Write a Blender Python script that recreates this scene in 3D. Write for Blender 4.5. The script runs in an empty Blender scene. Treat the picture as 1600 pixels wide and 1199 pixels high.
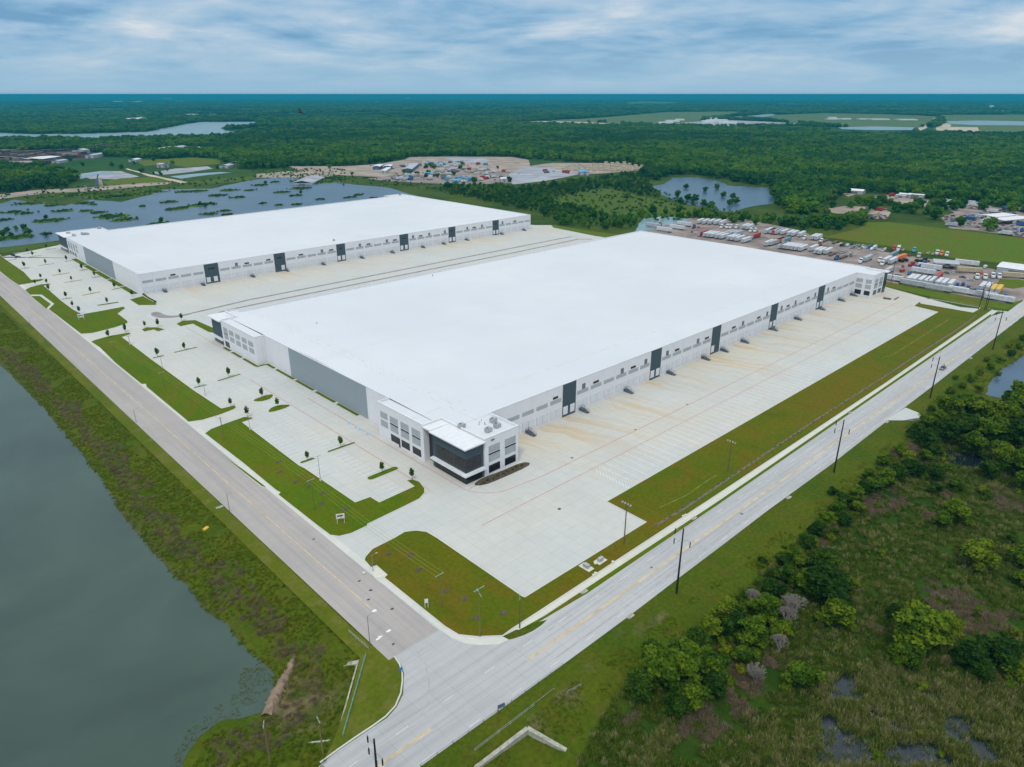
import bpy, bmesh, math, random
import numpy as np
random.seed(7); rng = np.random.default_rng(7)
C = bpy.context.scene.collection
sc = bpy.context.scene
R = math.radians

# ---------------------------------------------------------------- camera
FPX, CX, CY, HOR, CAMH = 1110., 800., 599.5, 147.5, 120.
PITCH = math.atan((CY - HOR) / FPX)
HEAD = math.atan2(1267 * math.cos(PITCH), FPX)
FW = np.array((math.cos(HEAD)*math.cos(PITCH), math.sin(HEAD)*math.cos(PITCH), -math.sin(PITCH)))
RT = np.array((math.sin(HEAD), -math.cos(HEAD), 0.))
UP = np.array((math.cos(HEAD)*math.sin(PITCH), math.sin(HEAD)*math.sin(PITCH), math.cos(PITCH)))
def G(x, y, z=0.):
    "where the sight line through photo pixel (x, y) meets height z"
    d = FW + (x-CX)/FPX*RT - (y-CY)/FPX*UP
    t = (z - CAMH)/d[2]
    return (d[0]*t, d[1]*t)
def PR(X, Y, Z=0.):
    v = np.array((X, Y, Z-CAMH)); F = v@FW
    return (CX + FPX*(v@RT)/F, CY - FPX*(v@UP)/F)
def W(pts, z=0.): return [G(x, y, z) for x, y in pts]
def zf(x0, y0, s): return lambda pts: [(x0+u/s, y0+v/s) for u, v in pts]
fA = zf(0, 380, 6.6625); fB = zf(180, 480, 5.71); fC = zf(380, 600, 5.33); fD = zf(480, 840, 4.444)
fE = zf(380, 980, 5.473); fF = zf(620, 1040, 5.333); fG = zf(840, 750, 5.71); fH = zf(1380, 440, 5.45)
fR1 = zf(1000, 330, 7.27); fR2 = zf(1200, 340, 7.27); fR3 = zf(1380, 380, 7.27)
fN1 = zf(0, 100, 4.); fN2 = zf(400, 100, 4.); fN3 = zf(800, 100, 4.); fN4 = zf(1200, 100, 4.)
fJ = zf(1280, 290, 5.); fK = zf(560, 235, 6.154); fL = zf(780, 240, 6.154)
fM = zf(1200, 600, 4.); fP = zf(1200, 899, 4.); fQ = zf(800, 899, 4.)

cam = bpy.data.cameras.new('camera'); co = bpy.data.objects.new('camera', cam); C.objects.link(co)
co.location = (0, 0, CAMH); co.rotation_euler = (math.pi/2 - PITCH, 0, HEAD - math.pi/2)
cam.sensor_width = 36; cam.lens = 36*FPX/1600; cam.clip_start = 1; cam.clip_end = 200000
sc.camera = co

# ---------------------------------------------------------------- sky, sun, exposure
SUN_EL, SUN_AZ = 55, 215          # degrees; azimuth measured from +X towards +Y
def build_world():
    w = bpy.data.worlds.new('World'); sc.world = w; w.use_nodes = True
    nt = w.node_tree; N = nt.nodes; L = nt.links; N.clear()
    out = N.new('ShaderNodeOutputWorld'); bg = N.new('ShaderNodeBackground'); L.new(bg.outputs[0], out.inputs[0])
    sky = N.new('ShaderNodeTexSky'); sky.sky_type = 'NISHITA'; sky.sun_disc = False
    sky.sun_elevation = R(SUN_EL); sky.sun_rotation = R(90-SUN_AZ); sky.altitude = 100; sky.air_density = 1.2; sky.dust_density = 2
    tc = N.new('ShaderNodeTexCoord'); sp = N.new('ShaderNodeSeparateXYZ'); L.new(tc.outputs['Generated'], sp.inputs[0])
    def mth(op, a, b=None, c=None, clamp=False):
        n = N.new('ShaderNodeMath'); n.operation = op; n.use_clamp = clamp
        for i, v in enumerate((a, b, c)):
            if v is None: continue
            if isinstance(v, (int, float)): n.inputs[i].default_value = v
            else: L.new(v, n.inputs[i])
        return n.outputs[0]
    zc = mth('MAXIMUM', sp.outputs[2], 0.0)
    den = mth('ADD', zc, 0.13)
    px = mth('DIVIDE', sp.outputs[0], den); py = mth('DIVIDE', sp.outputs[1], den)
    cb = N.new('ShaderNodeCombineXYZ'); L.new(px, cb.inputs[0]); L.new(py, cb.inputs[1])
    def noise(scale, det, rough, dist, off=0.):
        m = N.new('ShaderNodeMapping'); L.new(cb.outputs[0], m.inputs[0]); m.inputs['Location'].default_value = (off, off*.7, off*.3)
        m.inputs['Rotation'].default_value = (0, 0, R(25))
        n = N.new('ShaderNodeTexNoise'); L.new(m.outputs[0], n.inputs[0])
        n.inputs['Scale'].default_value = scale; n.inputs['Detail'].default_value = det
        n.inputs['Roughness'].default_value = rough; n.inputs['Distortion'].default_value = dist
        return n.outputs[0]
    n1 = noise(0.85, 7, .55, .5, 3.1); n2 = noise(2.4, 6, .55, .3, 9.)
    mixn = mth('ADD', mth('MULTIPLY', n1, .7), mth('MULTIPLY', n2, .3))
    ramp = N.new('ShaderNodeValToRGB'); L.new(mixn, ramp.inputs[0])
    e = ramp.color_ramp.elements
    e[0].position = .385; e[0].color = (.20, .43, .68, 1)
    e[1].position = .64; e[1].color = (.78, .86, .94, 1)
    m1 = ramp.color_ramp.elements.new(.44); m1.color = (.29, .53, .78, 1)
    m2 = ramp.color_ramp.elements.new(.49); m2.color = (.39, .61, .83, 1)
    m3 = ramp.color_ramp.elements.new(.55); m3.color = (.51, .69, .87, 1)
    # near the horizon: even, hazy blue
    hz = N.new('ShaderNodeMixRGB'); hz.inputs[2].default_value = (.39, .63, .83, 1)
    fac = mth('SUBTRACT', 1.0, mth('DIVIDE', zc, .065), None, True)
    L.new(mth('POWER', fac, .8), hz.inputs[0]); L.new(ramp.outputs[0], hz.inputs[1])
    # the overcast vault brightens towards the zenith
    wt = N.new('ShaderNodeMixRGB'); wt.inputs[2].default_value = (.66, .70, .73, 1); L.new(hz.outputs[0], wt.inputs[1])
    L.new(mth('MULTIPLY', mth('SUBTRACT', zc, .22), 2.2, None, True), wt.inputs[0]); hz = wt
    br = mth('ADD', 1.0, mth('MULTIPLY', mth('MAXIMUM', mth('SUBTRACT', zc, .14), 0.0), 1.15))
    vm = N.new('ShaderNodeVectorMath'); vm.operation = 'SCALE'; L.new(hz.outputs[0], vm.inputs[0]); L.new(br, vm.inputs['Scale'])
    vs = N.new('ShaderNodeVectorMath'); vs.operation = 'SCALE'; L.new(vm.outputs[0], vs.inputs[0]); vs.inputs['Scale'].default_value = CLOUD/ SKYS
    mx = N.new('ShaderNodeMixRGB'); mx.inputs[0].default_value = .94
    L.new(sky.outputs[0], mx.inputs[1]); L.new(vs.outputs[0], mx.inputs[2])
    L.new(mx.outputs[0], bg.inputs[0]); bg.inputs[1].default_value = SKYS
SKYS, CLOUD = .06, .93
build_world()
sd = bpy.data.lights.new('sun', 'SUN'); so = bpy.data.objects.new('sun', sd); C.objects.link(so)
sd.energy = 1.5; sd.angle = R(10); sd.color = (1, .95, .88)
so.rotation_euler = (0, R(90-SUN_EL), R(SUN_AZ)); so.location = (0, 0, 400)
vs_ = sc.view_settings; vs_.view_transform = 'Standard'; vs_.look = 'None'; vs_.gamma = 1; vs_.use_curve_mapping = False; vs_.exposure = -0.10
sc.cycles.max_bounces = 5; sc.cycles.diffuse_bounces = 2; sc.cycles.glossy_bounces = 2; sc.cycles.volume_bounces = 0
sc.cycles.transparent_max_bounces = 6; sc.cycles.transmission_bounces = 2

# ---------------------------------------------------------------- materials
class NB:
    def __init__(s, name, rough=.85, spec=.3):
        s.m = bpy.data.materials.new(name); s.m.use_nodes = True; s.nt = s.m.node_tree; s.N = s.nt.nodes; s.L = s.nt.links
        s.b = s.N['Principled BSDF']; s.b.inputs['Roughness'].default_value = rough
        s.b.inputs['Specular IOR Level'].default_value = spec
        s.tc = s.N.new('ShaderNodeTexCoord')
    def put(s, sock, v):
        if isinstance(v, (int, float)): sock.default_value = v
        elif isinstance(v, (tuple, list)): sock.default_value = tuple(v)+((1,) if len(v) == 3 and len(sock.default_value) == 4 else ())
        else: s.L.new(v, sock)
    def noise(s, scale, det=4, rough=.55, co='Object', sx=1, sy=1, sz=1, rot=0., dist=0., off=0.):
        mp = s.N.new('ShaderNodeMapping'); s.L.new(s.tc.outputs[co], mp.inputs[0]); mp.inputs['Scale'].default_value = (sx, sy, sz)
        mp.inputs['Rotation'].default_value = (0, 0, rot); mp.inputs['Location'].default_value = (off, off, 0)
        n = s.N.new('ShaderNodeTexNoise'); s.L.new(mp.outputs[0], n.inputs[0]); n.inputs['Scale'].default_value = scale
        n.inputs['Detail'].default_value = det; n.inputs['Roughness'].default_value = rough; n.inputs['Distortion'].default_value = dist
        return n.outputs[0]
    def math(s, op, a, b=None, clamp=False):
        n = s.N.new('ShaderNodeMath'); n.operation = op; n.use_clamp = clamp; s.put(n.inputs[0], a)
        if b is not None: s.put(n.inputs[1], b)
        return n.outputs[0]
    def rng(s, v, a, b, c=0., d=1.):
        n = s.N.new('ShaderNodeMapRange'); n.clamp = True; s.put(n.inputs[0], v)
        for i, q in enumerate((a, b, c, d)): n.inputs[i+1].default_value = q
        return n.outputs[0]
    def mix(s, f, a, b):
        n = s.N.new('ShaderNodeMixRGB'); s.put(n.inputs[0], f); s.put(n.inputs[1], a); s.put(n.inputs[2], b); return n.outputs[0]
    def xyz(s):
        n = s.N.new('ShaderNodeSeparateXYZ'); s.L.new(s.tc.outputs['Object'], n.inputs[0]); return n.outputs
    def line(s, v, period, width, off=0.):
        "1 on thin lines every period metres"
        f = s.math('FRACT', s.math('DIVIDE', s.math('ADD', v, off), period))
        return s.math('LESS_THAN', f, width/period)
    def attr(s, name):
        n = s.N.new('ShaderNodeAttribute'); n.attribute_name = name; return n.outputs['Fac']
    def col(s, c): s.put(s.b.inputs['Base Color'], c)
    def bump(s, h, strength=.5, dist=.1):
        n = s.N.new('ShaderNodeBump'); n.inputs['Strength'].default_value = strength; n.inputs['Distance'].default_value = dist
        s.L.new(h, n.inputs['Height']); s.L.new(n.outputs[0], s.b.inputs['Normal'])
M = {}
def plain(name, c, rough=.7, var=.12, scale=.6, metallic=0., spec=.3):
    b = NB(name, rough, spec); n = b.noise(scale, 5)
    b.col(b.mix(b.rng(n, .35, .65), tuple(x*(1-var) for x in c), tuple(min(1, x*(1+var)) for x in c)))
    b.b.inputs['Metallic'].default_value = metallic; M[name] = b.m; return b.m

def concrete(name, base, tint, jx=4.6, jy=4.6, jd=.82, stains=None, streak=0., joff=0., jw=.12):
    b = NB(name, .9, .2); x, y, z = b.xyz()
    n1 = b.noise(.018, 5, .6); n2 = b.noise(.35, 6, .6, off=5); n3 = b.noise(.06, 4, .6, off=40)
    c = b.mix(b.rng(n1, .38, .62), base, tint)
    c = b.mix(b.rng(n3, .3, .7, 0, .35), c, tuple(v*.84 for v in base))
    c = b.mix(b.rng(n2, .3, .7, .12, .0), c, (.25, .25, .24))
    # slab to slab differences
    vx = b.N.new('ShaderNodeCombineXYZ'); b.L.new(b.math('FLOOR', b.math('DIVIDE', x, jx*2)), vx.inputs[0]); b.L.new(b.math('FLOOR', b.math('DIVIDE', y, jy*4)), vx.inputs[1])
    wn = b.N.new('ShaderNodeTexWhiteNoise'); b.L.new(vx.outputs[0], wn.inputs[0])
    c = b.mix(b.math('MULTIPLY', wn.outputs[0], .10), c, (.30, .31, .31))
    if streak:
        for (sx, sy, sgn) in ((1, .03, 1), (.03, 1, 1)):
            if (streak > 0) == (sx == 1): continue
            c = b.mix(b.rng(b.noise(.5, 4, .6, sx=sx, sy=sy), .45, .75, 0, .45), c, (.24, .24, .25))
    j = b.math('MAXIMUM', b.line(x, jx, jw, joff), b.line(y, jy, jw))
    c = b.mix(b.math('MULTIPLY', j, 1-jd), c, (.12, .11, .10))
    if stains:
        for (y0, y1, sc_) in stains:        # rust-coloured run-off from the dock doors, spreading away from the wall
            fall = b.math('MULTIPLY', b.math('MULTIPLY', b.rng(y, y0, y1), b.math('LESS_THAN', y, y1+1.5)), b.rng(x, 150, 165))
            wob = b.math('ADD', x, b.math('MULTIPLY', b.noise(.045, 3), 15.))
            sh = b.math('ADD', wob, b.math('MULTIPLY', y, .22))
            cbx = b.N.new('ShaderNodeCombineXYZ'); b.L.new(sh, cbx.inputs[0]); b.L.new(b.math('MULTIPLY', y, .07), cbx.inputs[1])
            nn = b.N.new('ShaderNodeTexNoise'); b.L.new(cbx.outputs[0], nn.inputs[0]); nn.inputs['Scale'].default_value = .22; nn.inputs['Detail'].default_value = 5; nn.inputs['Roughness'].default_value = .62
            broad = b.math('MULTIPLY', b.rng(b.noise(.03, 4, off=11), .36, .62), fall)
            c = b.mix(b.math('MULTIPLY', broad, .62*sc_), c, (.56, .50, .37))
            c = b.mix(b.math('MULTIPLY', b.math('MULTIPLY', b.rng(nn.outputs[0], .5, .62), fall), .75*sc_), c, (.50, .33, .15))
            c = b.mix(b.math('MULTIPLY', b.rng(nn.outputs[0], .46, .36), b.math('MULTIPLY', fall, .35*sc_)), c, (.36, .31, .24))
    b.col(c); b.bump(n2, .2, .02); M[name] = b.m; return b.m

def grass(name, a, b_, c_, patch=.03, fine=1.2):
    b = NB(name, .95, .1)
    n1 = b.noise(patch, 5, .6, dist=.4); n2 = b.noise(fine, 6, .65); n3 = b.noise(patch*4, 5, .6, off=20); n4 = b.noise(.16, 5, .7, sx=1, sy=.3, rot=.8)
    c = b.mix(b.rng(n1, .38, .62), a, b_)
    c = b.mix(b.rng(n3, .48, .66, 0, .8), c, c_)
    c = b.mix(b.rng(n4, .5, .75, 0, .4), c, tuple(v*.55 for v in a))
    c = b.mix(b.rng(n2, .3, .7, .45, 0), c, tuple(v*.35 for v in a))
    b.col(c); b.bump(n2, .6, .15); M[name] = b.m; return b.m

def foliage(name, cols, region=None):
    b = NB(name, .75, .15); t = b.attr('tint')
    oi = b.N.new('ShaderNodeObjectInfo')
    r = b.N.new('ShaderNodeValToRGB'); f = b.math('ADD', b.math('MULTIPLY', t, .5), b.math('MULTIPLY', oi.outputs['Random'], .5)); b.L.new(f, r.inputs[0])
    e = r.color_ramp.elements; e[0].color = (*cols[0], 1); e[0].position = .15; e[1].color = (*cols[-1], 1); e[1].position = .85
    for i, c in enumerate(cols[1:-1]): q = e.new(.15+.7*(i+1)/(len(cols)-1)); q.color = (*c, 1)
    c = r.outputs[0]
    if region:
        g = b.N.new('ShaderNodeNewGeometry')
        for sc_, c2, lo, hi, am in region:
            n = b.N.new('ShaderNodeTexNoise'); b.L.new(g.outputs['Position'], n.inputs[0]); n.inputs['Scale'].default_value = sc_; n.inputs['Detail'].default_value = 3
            c = b.mix(b.rng(n.outputs[0], lo, hi, 0, am), c, c2)
    b.col(c)
    tl = b.N.new('ShaderNodeBsdfTranslucent'); b.put(tl.inputs[0], c); ms = b.N.new('ShaderNodeMixShader'); ms.inputs[0].default_value = .30
    b.L.new(b.b.outputs[0], ms.inputs[1]); b.L.new(tl.outputs[0], ms.inputs[2]); b.L.new(ms.outputs[0], b.N['Material Output'].inputs[0])
    M[name] = b.m; return b.m

concrete('yard_concrete', (.58, .57, .52), (.54, .565, .56), 4.57, 4.57, .80, stains=[(122, 174.5, .85), (442, 488.5, .6)])
concrete('road_concrete', (.45, .452, .455), (.505, .507, .505), 4.5, 3.9, .82, streak=1, joff=0)
concrete('old_road_concrete', (.395, .362, .345), (.45, .405, .38), 3.63, 4.5, .85, streak=-1, joff=.6)
concrete('walk_concrete', (.62, .61, .53), (.68, .66, .57), 1.5, 1.5, .85)
concrete('kerb_concrete', (.60, .60, .55), (.66, .65, .6), 3., 3., .9)
plain('strip_concrete', (.27, .235, .24), .9, .15, .2)
plain('weathered_concrete', (.36, .35, .29), .9, .3, .8)
plain('drain_gravel', (.15, .13, .09), .95, .4, 2.)
plain('tyre_mark', (.385, .385, .39), .9, .15, .4)
plain('asphalt', (.13, .12, .13), .9, .25, .5)
grass('lawn', (.085, .15, .002), (.115, .16, .003), (.15, .13, .006), .022, .9)
grass('lawn_dry', (.090, .13, .002), (.135, .125, .004), (.17, .11, .008), .022, .9)
grass('mown_verge', (.090, .13, .006), (.13, .15, .010), (.18, .16, .04), .04, .9)
grass('field_grass', (.095, .165, .008), (.12, .155, .008), (.16, .12, .02), .01, .3)
grass('far_field', (.10, .17, .045), (.14, .19, .06), (.15, .16, .07), .004, .05)
grass('marsh_field', (.08, .14, .012), (.06, .12, .015), (.12, .12, .03), .02, .25)
grass('islet_grass', (.07, .15, .014), (.11, .18, .02), (.13, .14, .03), .05, .4)
plain('gravel_yard', (.25, .205, .185), .95, .35, .06)
plain('dull_soil', (.20, .145, .10), .95, .35, .4)
plain('track_soil', (.20, .19, .06), .95, .4, .3)
plain('bare_soil', (.33, .265, .22), .95, .25, .03)
plain('pale_soil', (.50, .43, .33), .95, .25, .02)
plain('grey_lot', (.33, .34, .38), .9, .25, .03)
plain('dark_scrap', (.045, .035, .04), .9, .5, .3)
plain('rust_scrap', (.16, .08, .05), .9, .5, .3)

# building surfaces
def wall_mat(name, c, period=8.33, off=0.):
    b = NB(name, .75, .25); x, y, z = b.xyz()
    n = b.noise(.25, 5); j = b.math('MAXIMUM', b.line(x, period, .10, off), b.line(y, period, .10, off))
    col = b.mix(b.rng(n, .3, .7), tuple(v*.95 for v in c), c)
    dirt = b.math('MULTIPLY', b.rng(z, 2.2, 0), b.rng(b.noise(.5, 5, sz=.1), .35, .7))
    col = b.mix(b.math('MULTIPLY', dirt, .22), col, (.45, .40, .33))
    col = b.mix(b.math('MULTIPLY', j, .30), col, (.30, .30, .32))
    b.col(col); M[name] = b.m
wall_mat('white_tilt_wall', (.77, .76, .79))
wall_mat('grey_tilt_wall', (.30, .345, .375), 8.33)
wall_mat('slate_wall', (.062, .088, .105), 50)
def roof_mat():
    b = NB('white_roof', .8, .2); x, y, z = b.xyz()
    c = b.mix(b.rng(b.noise(.012, 4), .38, .62), (.61, .635, .67), (.655, .675, .705))
    c = b.mix(b.rng(b.noise(.06, 5, off=9), .45, .75, 0, .35), c, (.585, .60, .605))
    c = b.mix(b.math('MULTIPLY', b.line(y, 3.05, .08), .24), c, (.45, .45, .45))
    c = b.mix(b.math('MULTIPLY', b.line(x, 30.5, .14), .26), c, (.45, .45, .42))
    d = b.math('MULTIPLY', b.rng(b.noise(.35, 6, .7, off=3), .46, .62), .42)
    # faint dirt lines a few metres inside the parapet
    for (v, at, w) in ((x, 149.5, .5), (x, 151.2, .3), (y, 190.5, .5), (y, 503, .6), (x, 147, .4), (y, 266, .4)):
        near = b.math('LESS_THAN', b.math('ABSOLUTE', b.math('SUBTRACT', v, at)), w)
        c = b.mix(b.math('MULTIPLY', near, d), c, (.50, .46, .38))
    b.col(c); M['white_roof'] = b.m
roof_mat()
plain('door_white', (.70, .71, .73), .6, .05, 2)
plain('door_frame_grey', (.50, .51, .54), .7, .05, 2)
plain('panel_grey', (.385, .415, .43), .75, .06, .5)
plain('vent_grey', (.17, .16, .17), .7, .15, 3)
plain('stair_steel', (.10, .125, .15), .6, .2, 1)
plain('white_metal', (.74, .74, .75), .45, .08, .5)
plain('trim_white', (.72, .73, .75), .5, .05, .5)
def glassm(name, c, rough=.12):
    b = NB(name, rough, .5); b.col(b.mix(b.rng(b.noise(.4, 3), .3, .7), c, tuple(v*1.5 for v in c))); M[name] = b.m
glassm('dark_glass', (.012, .012, .016)); glassm('car_glass', (.02, .025, .03), .08)
for nm, c in dict(paint_white=(.60, .62, .65), paint_silver=(.42, .44, .47), paint_grey=(.16, .17, .18), paint_black=(.02, .02, .022), paint_red=(.36, .03, .025),
                  paint_blue=(.03, .09, .26), paint_sky=(.05, .33, .55), paint_orange=(.72, .20, .04), paint_yellow=(.68, .42, .04), paint_tan=(.45, .38, .26), paint_teal=(.12, .25, .30), paint_green=(.04, .2, .1)).items():
    plain(nm, c, .45, .16, .5, spec=.4)
plain('rubber', (.02, .02, .02), .9, .1, 2); plain('steel', (.30, .31, .32), .5, .15, 1, metallic=.5)
plain('chassis', (.05, .05, .055), .7, .2, 1)
plain('dark_wood', (.022, .017, .017), .9, .2, 2); plain('brown_wood', (.14, .095, .06), .9, .25, 2); plain('green_wood', (.17, .15, .06), .9, .25, 2)
plain('arm_green', (.30, .42, .36), .6, .1, 1); plain('wire', (.20, .26, .06), .6, .1, 1); plain('wire_dark', (.06, .06, .06), .6, .1, 1)
plain('galvanised', (.42, .44, .46), .5, .1, 1, metallic=.3); plain('teal_rail', (.16, .36, .30), .5, .1, 1)
plain('line_white', (.78, .78, .78), .8, .1, .8); plain('line_red', (.50, .20, .18), .8, .25, .8); plain('line_orange', (.60, .45, .25), .8, .22, .4); plain('line_blue', (.22, .46, .68), .8, .1, 1)
plain('line_faint', (.63, .64, .63), .8, .1, .8)
plain('bark', (.09, .07, .05), .95, .3, 2); plain('dead_wood', (.26, .23, .21), .95, .2, 2)
plain('mulch', (.09, .065, .05), .95, .35, 1); plain('sign_blue', (.02, .20, .55), .5, .05, 1); plain('sign_red', (.55, .02, .04), .5, .05, 1); plain('sign_steel', (.10, .17, .22), .5, .1, 1)
plain('sign_black', (.03, .03, .03), .5, .05, 1)
plain('feather', (.02, .018, .02), .8, .2, 9)
foliage('leaf_tree', [(.030, .078, .003), (.062, .125, .004), (.11, .185, .006), (.17, .23, .008)])
foliage('leaf_dark', [(.018, .055, .003), (.034, .085, .004), (.065, .125, .006)])
foliage('leaf_young', [(.04, .10, .006), (.075, .15, .008), (.12, .19, .01)])
foliage('leaf_forest', [(.020, .10, .008), (.042, .15, .010), (.085, .22, .012), (.16, .28, .014)], [(.0012, (.018, .085, .018), .48, .60, .7), (.006, (.022, .10, .014), .47, .6, .6), (.011, (.15, .28, .014), .54, .64, .7), (.03, (.18, .20, .08), .62, .72, .55)])
foliage('leaf_weed', [(.075, .14, .004), (.12, .19, .005), (.18, .23, .008), (.25, .22, .02)])
foliage('leaf_marsh', [(.035, .090, .004), (.065, .13, .006), (.12, .18, .012), (.18, .20, .04)])
foliage('leaf_reed', [(.06, .11, .010), (.13, .17, .02), (.26, .26, .08), (.36, .32, .16)])
foliage('leaf_dead', [(.15, .11, .075), (.24, .18, .12), (.36, .28, .18)])
foliage('leaf_bare', [(.12, .11, .11), (.19, .18, .17), (.27, .25, .24)])
def water(name, c, rough=.12, bs=.15, c2=None):
    b = NB(name, rough, .5); n = b.noise(1.1, 5, .6); n1 = b.noise(.02, 5, .6, dist=.5)
    b.col(b.mix(b.rng(n1, .35, .65), c, c2 or tuple(v*.7 for v in c))); b.bump(n, bs, .05); M[name] = b.m
water('pond_water', (.042, .080, .058), .33, .5, (.020, .046, .036)); water('lake_water', (.05, .10, .16), .3, .3); water('marsh_water', (.012, .02, .028), .15, .1); water('pale_water', (.22, .34, .38), .3, .3)

# ---------------------------------------------------------------- mesh helpers
class MB:
    def __init__(s): s.v = []; s.f = []; s.mi = []; s.cur = 0
    def box(s, x0, x1, y0, y1, z0, z1):
        b = len(s.v); s.v += [(x, y, z) for z in (z0, z1) for (x, y) in ((x0, y0), (x1, y0), (x1, y1), (x0, y1))]
        s.add([(0, 3, 2, 1), (4, 5, 6, 7), (0, 1, 5, 4), (1, 2, 6, 5), (2, 3, 7, 6), (3, 0, 4, 7)], b); return s
    def add(s, fs, b=0):
        for f in fs: s.f.append(tuple(i+b for i in f)); s.mi.append(s.cur)
    def prism(s, poly, z0, z1, bottom=False):
        n = len(poly); b = len(s.v)
        a = sum(poly[i][0]*poly[(i+1) % n][1]-poly[(i+1) % n][0]*poly[i][1] for i in range(n))
        if a < 0: poly = poly[::-1]
        s.v += [(x, y, z0) for x, y in poly]+[(x, y, z1) for x, y in poly]
        s.add([tuple(range(n, 2*n))], b); s.add([(i, (i+1) % n, n+(i+1) % n, n+i) for i in range(n)], b)
        if bottom: s.add([tuple(range(n-1, -1, -1))], b)
        return s
    def sheet(s, poly, z):
        n = len(poly); b = len(s.v)
        a = sum(poly[i][0]*poly[(i+1) % n][1]-poly[(i+1) % n][0]*poly[i][1] for i in range(n))
        if a < 0: poly = poly[::-1]
        s.v += [(x, y, z) for x, y in poly]; s.add([tuple(range(n))], b); return s
    def tube(s, pts, rs, n=6, cap=True):
        pts = [np.array(p, float) for p in pts]; b = len(s.v)
        for i, p in enumerate(pts):
            d = pts[min(i+1, len(pts)-1)]-pts[max(i-1, 0)]; d /= max(np.linalg.norm(d), 1e-9)
            a = np.cross(d, (0, 0, 1) if abs(d[2]) < .9 else (1, 0, 0)); a /= np.linalg.norm(a); c = np.cross(d, a)
            r = rs if isinstance(rs, (int, float)) else rs[i]
            for k in range(n):
                t = 2*math.pi*k/n; s.v.append(tuple(p+r*(math.cos(t)*a+math.sin(t)*c)))
        for i in range(len(pts)-1):
            s.add([(i*n+k, i*n+(k+1) % n, (i+1)*n+(k+1) % n, (i+1)*n+k) for k in range(n)], b)
        if cap: s.add([tuple(range(n))[::-1], tuple(range((len(pts)-1)*n, len(pts)*n))], b)
        return s
    def quad(s, a, b_, c, d): b = len(s.v); s.v += [a, b_, c, d]; s.add([(0, 1, 2, 3)], b); return s
    def profile(s, prof, y0, y1):
        "side outline (x, z) extruded across y"
        n = len(prof); b = len(s.v); s.v += [(x, y0, z) for x, z in prof]+[(x, y1, z) for x, z in prof]
        s.add([tuple(range(n)), tuple(range(2*n-1, n-1, -1))], b); s.add([(i, n+i, n+(i+1) % n, (i+1) % n) for i in range(n)], b); return s
    def mesh(s, name, mats):
        me = bpy.data.meshes.new(name); me.from_pydata(s.v, [], s.f)
        for m in (mats if isinstance(mats, (list, tuple)) else [mats]): me.materials.append(M[m])
        if max(s.mi, default=0): me.polygons.foreach_set('material_index', s.mi)
        me.update(); return me
    def build(s, name, mats, parent=None, bevel=0):
        o = bpy.data.objects.new(name, s.mesh(name, mats)); C.objects.link(o)
        if bevel: md = o.modifiers.new('bevel', 'BEVEL'); md.width = bevel; md.segments = 2; md.limit_method = 'ANGLE'
        if parent: o.parent = parent
        return o
def tag(o, label=None, cat=None, group=None, kind=None):
    if label: o['label'] = label
    if cat: o['category'] = cat
    if group: o['group'] = group
    if kind: o['kind'] = kind
    return o
def empty(name, loc=(0, 0, 0), rz=0., label=None, cat=None, group=None):
    o = bpy.data.objects.new(name, None); C.objects.link(o); o.location = loc; o.rotation_euler = (0, 0, rz); o.empty_display_size = .5
    return tag(o, label, cat, group)
KIDS = {}
def copy_tree(o, parent=None):
    c = o.copy(); C.objects.link(c)
    if parent: c.parent = parent
    for ch in o.children: copy_tree(ch, c)
    return c
def paint(o, mat):
    o.material_slots[0].link = 'OBJECT'; o.material_slots[0].material = M[mat]
def struct(name, poly, z, mat, z0=None):
    m = MB(); (m.sheet(poly, z) if z0 is None else m.prism(poly, z0, z)); o = m.build(name, mat); o['kind'] = 'structure'; return o
ORD = ['', 'second', 'third', 'fourth', 'fifth', 'sixth', 'seventh', 'eighth', 'ninth', 'tenth', 'eleventh', 'twelfth']
def nth(i):
    if i < 12: return ORD[i]
    return f"{i+1}{'th' if (i+1)%100 in (11,12,13) else {1:'st',2:'nd',3:'rd'}.get((i+1)%10,'th')}"
POOL = []      # (object, look, place, category, group): labelled by order from the left once everything stands
def pool(o, look, place, cat, group): POOL.append((o, look, place, cat, group)); return o
def finish_labels():
    d = {}
    for t in POOL: d.setdefault((t[1], t[2]), []).append(t)
    for (look, place), L_ in d.items():
        L_.sort(key=lambda t: PR(*t[0].location)[0])
        n = len(L_)
        for i, (o, look, place, cat, grp) in enumerate(L_):
            if n == 1: lab = f'{look} {place}'
            else:
                q = 'leftmost' if i == 0 else ('rightmost' if i == n-1 else nth(i)+' from the left')
                lab = f'{look} {place}, {q} of {n}'
                if len(lab.split()) > 16: lab = f'{look} {place}, {q}'
                if len(lab.split()) > 16: lab = f'{look} {place}, {q.replace("from the left", "from left")}'
                if len(lab.split()) > 16: print('LONG', lab)
            tag(o, lab, cat, grp)

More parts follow.
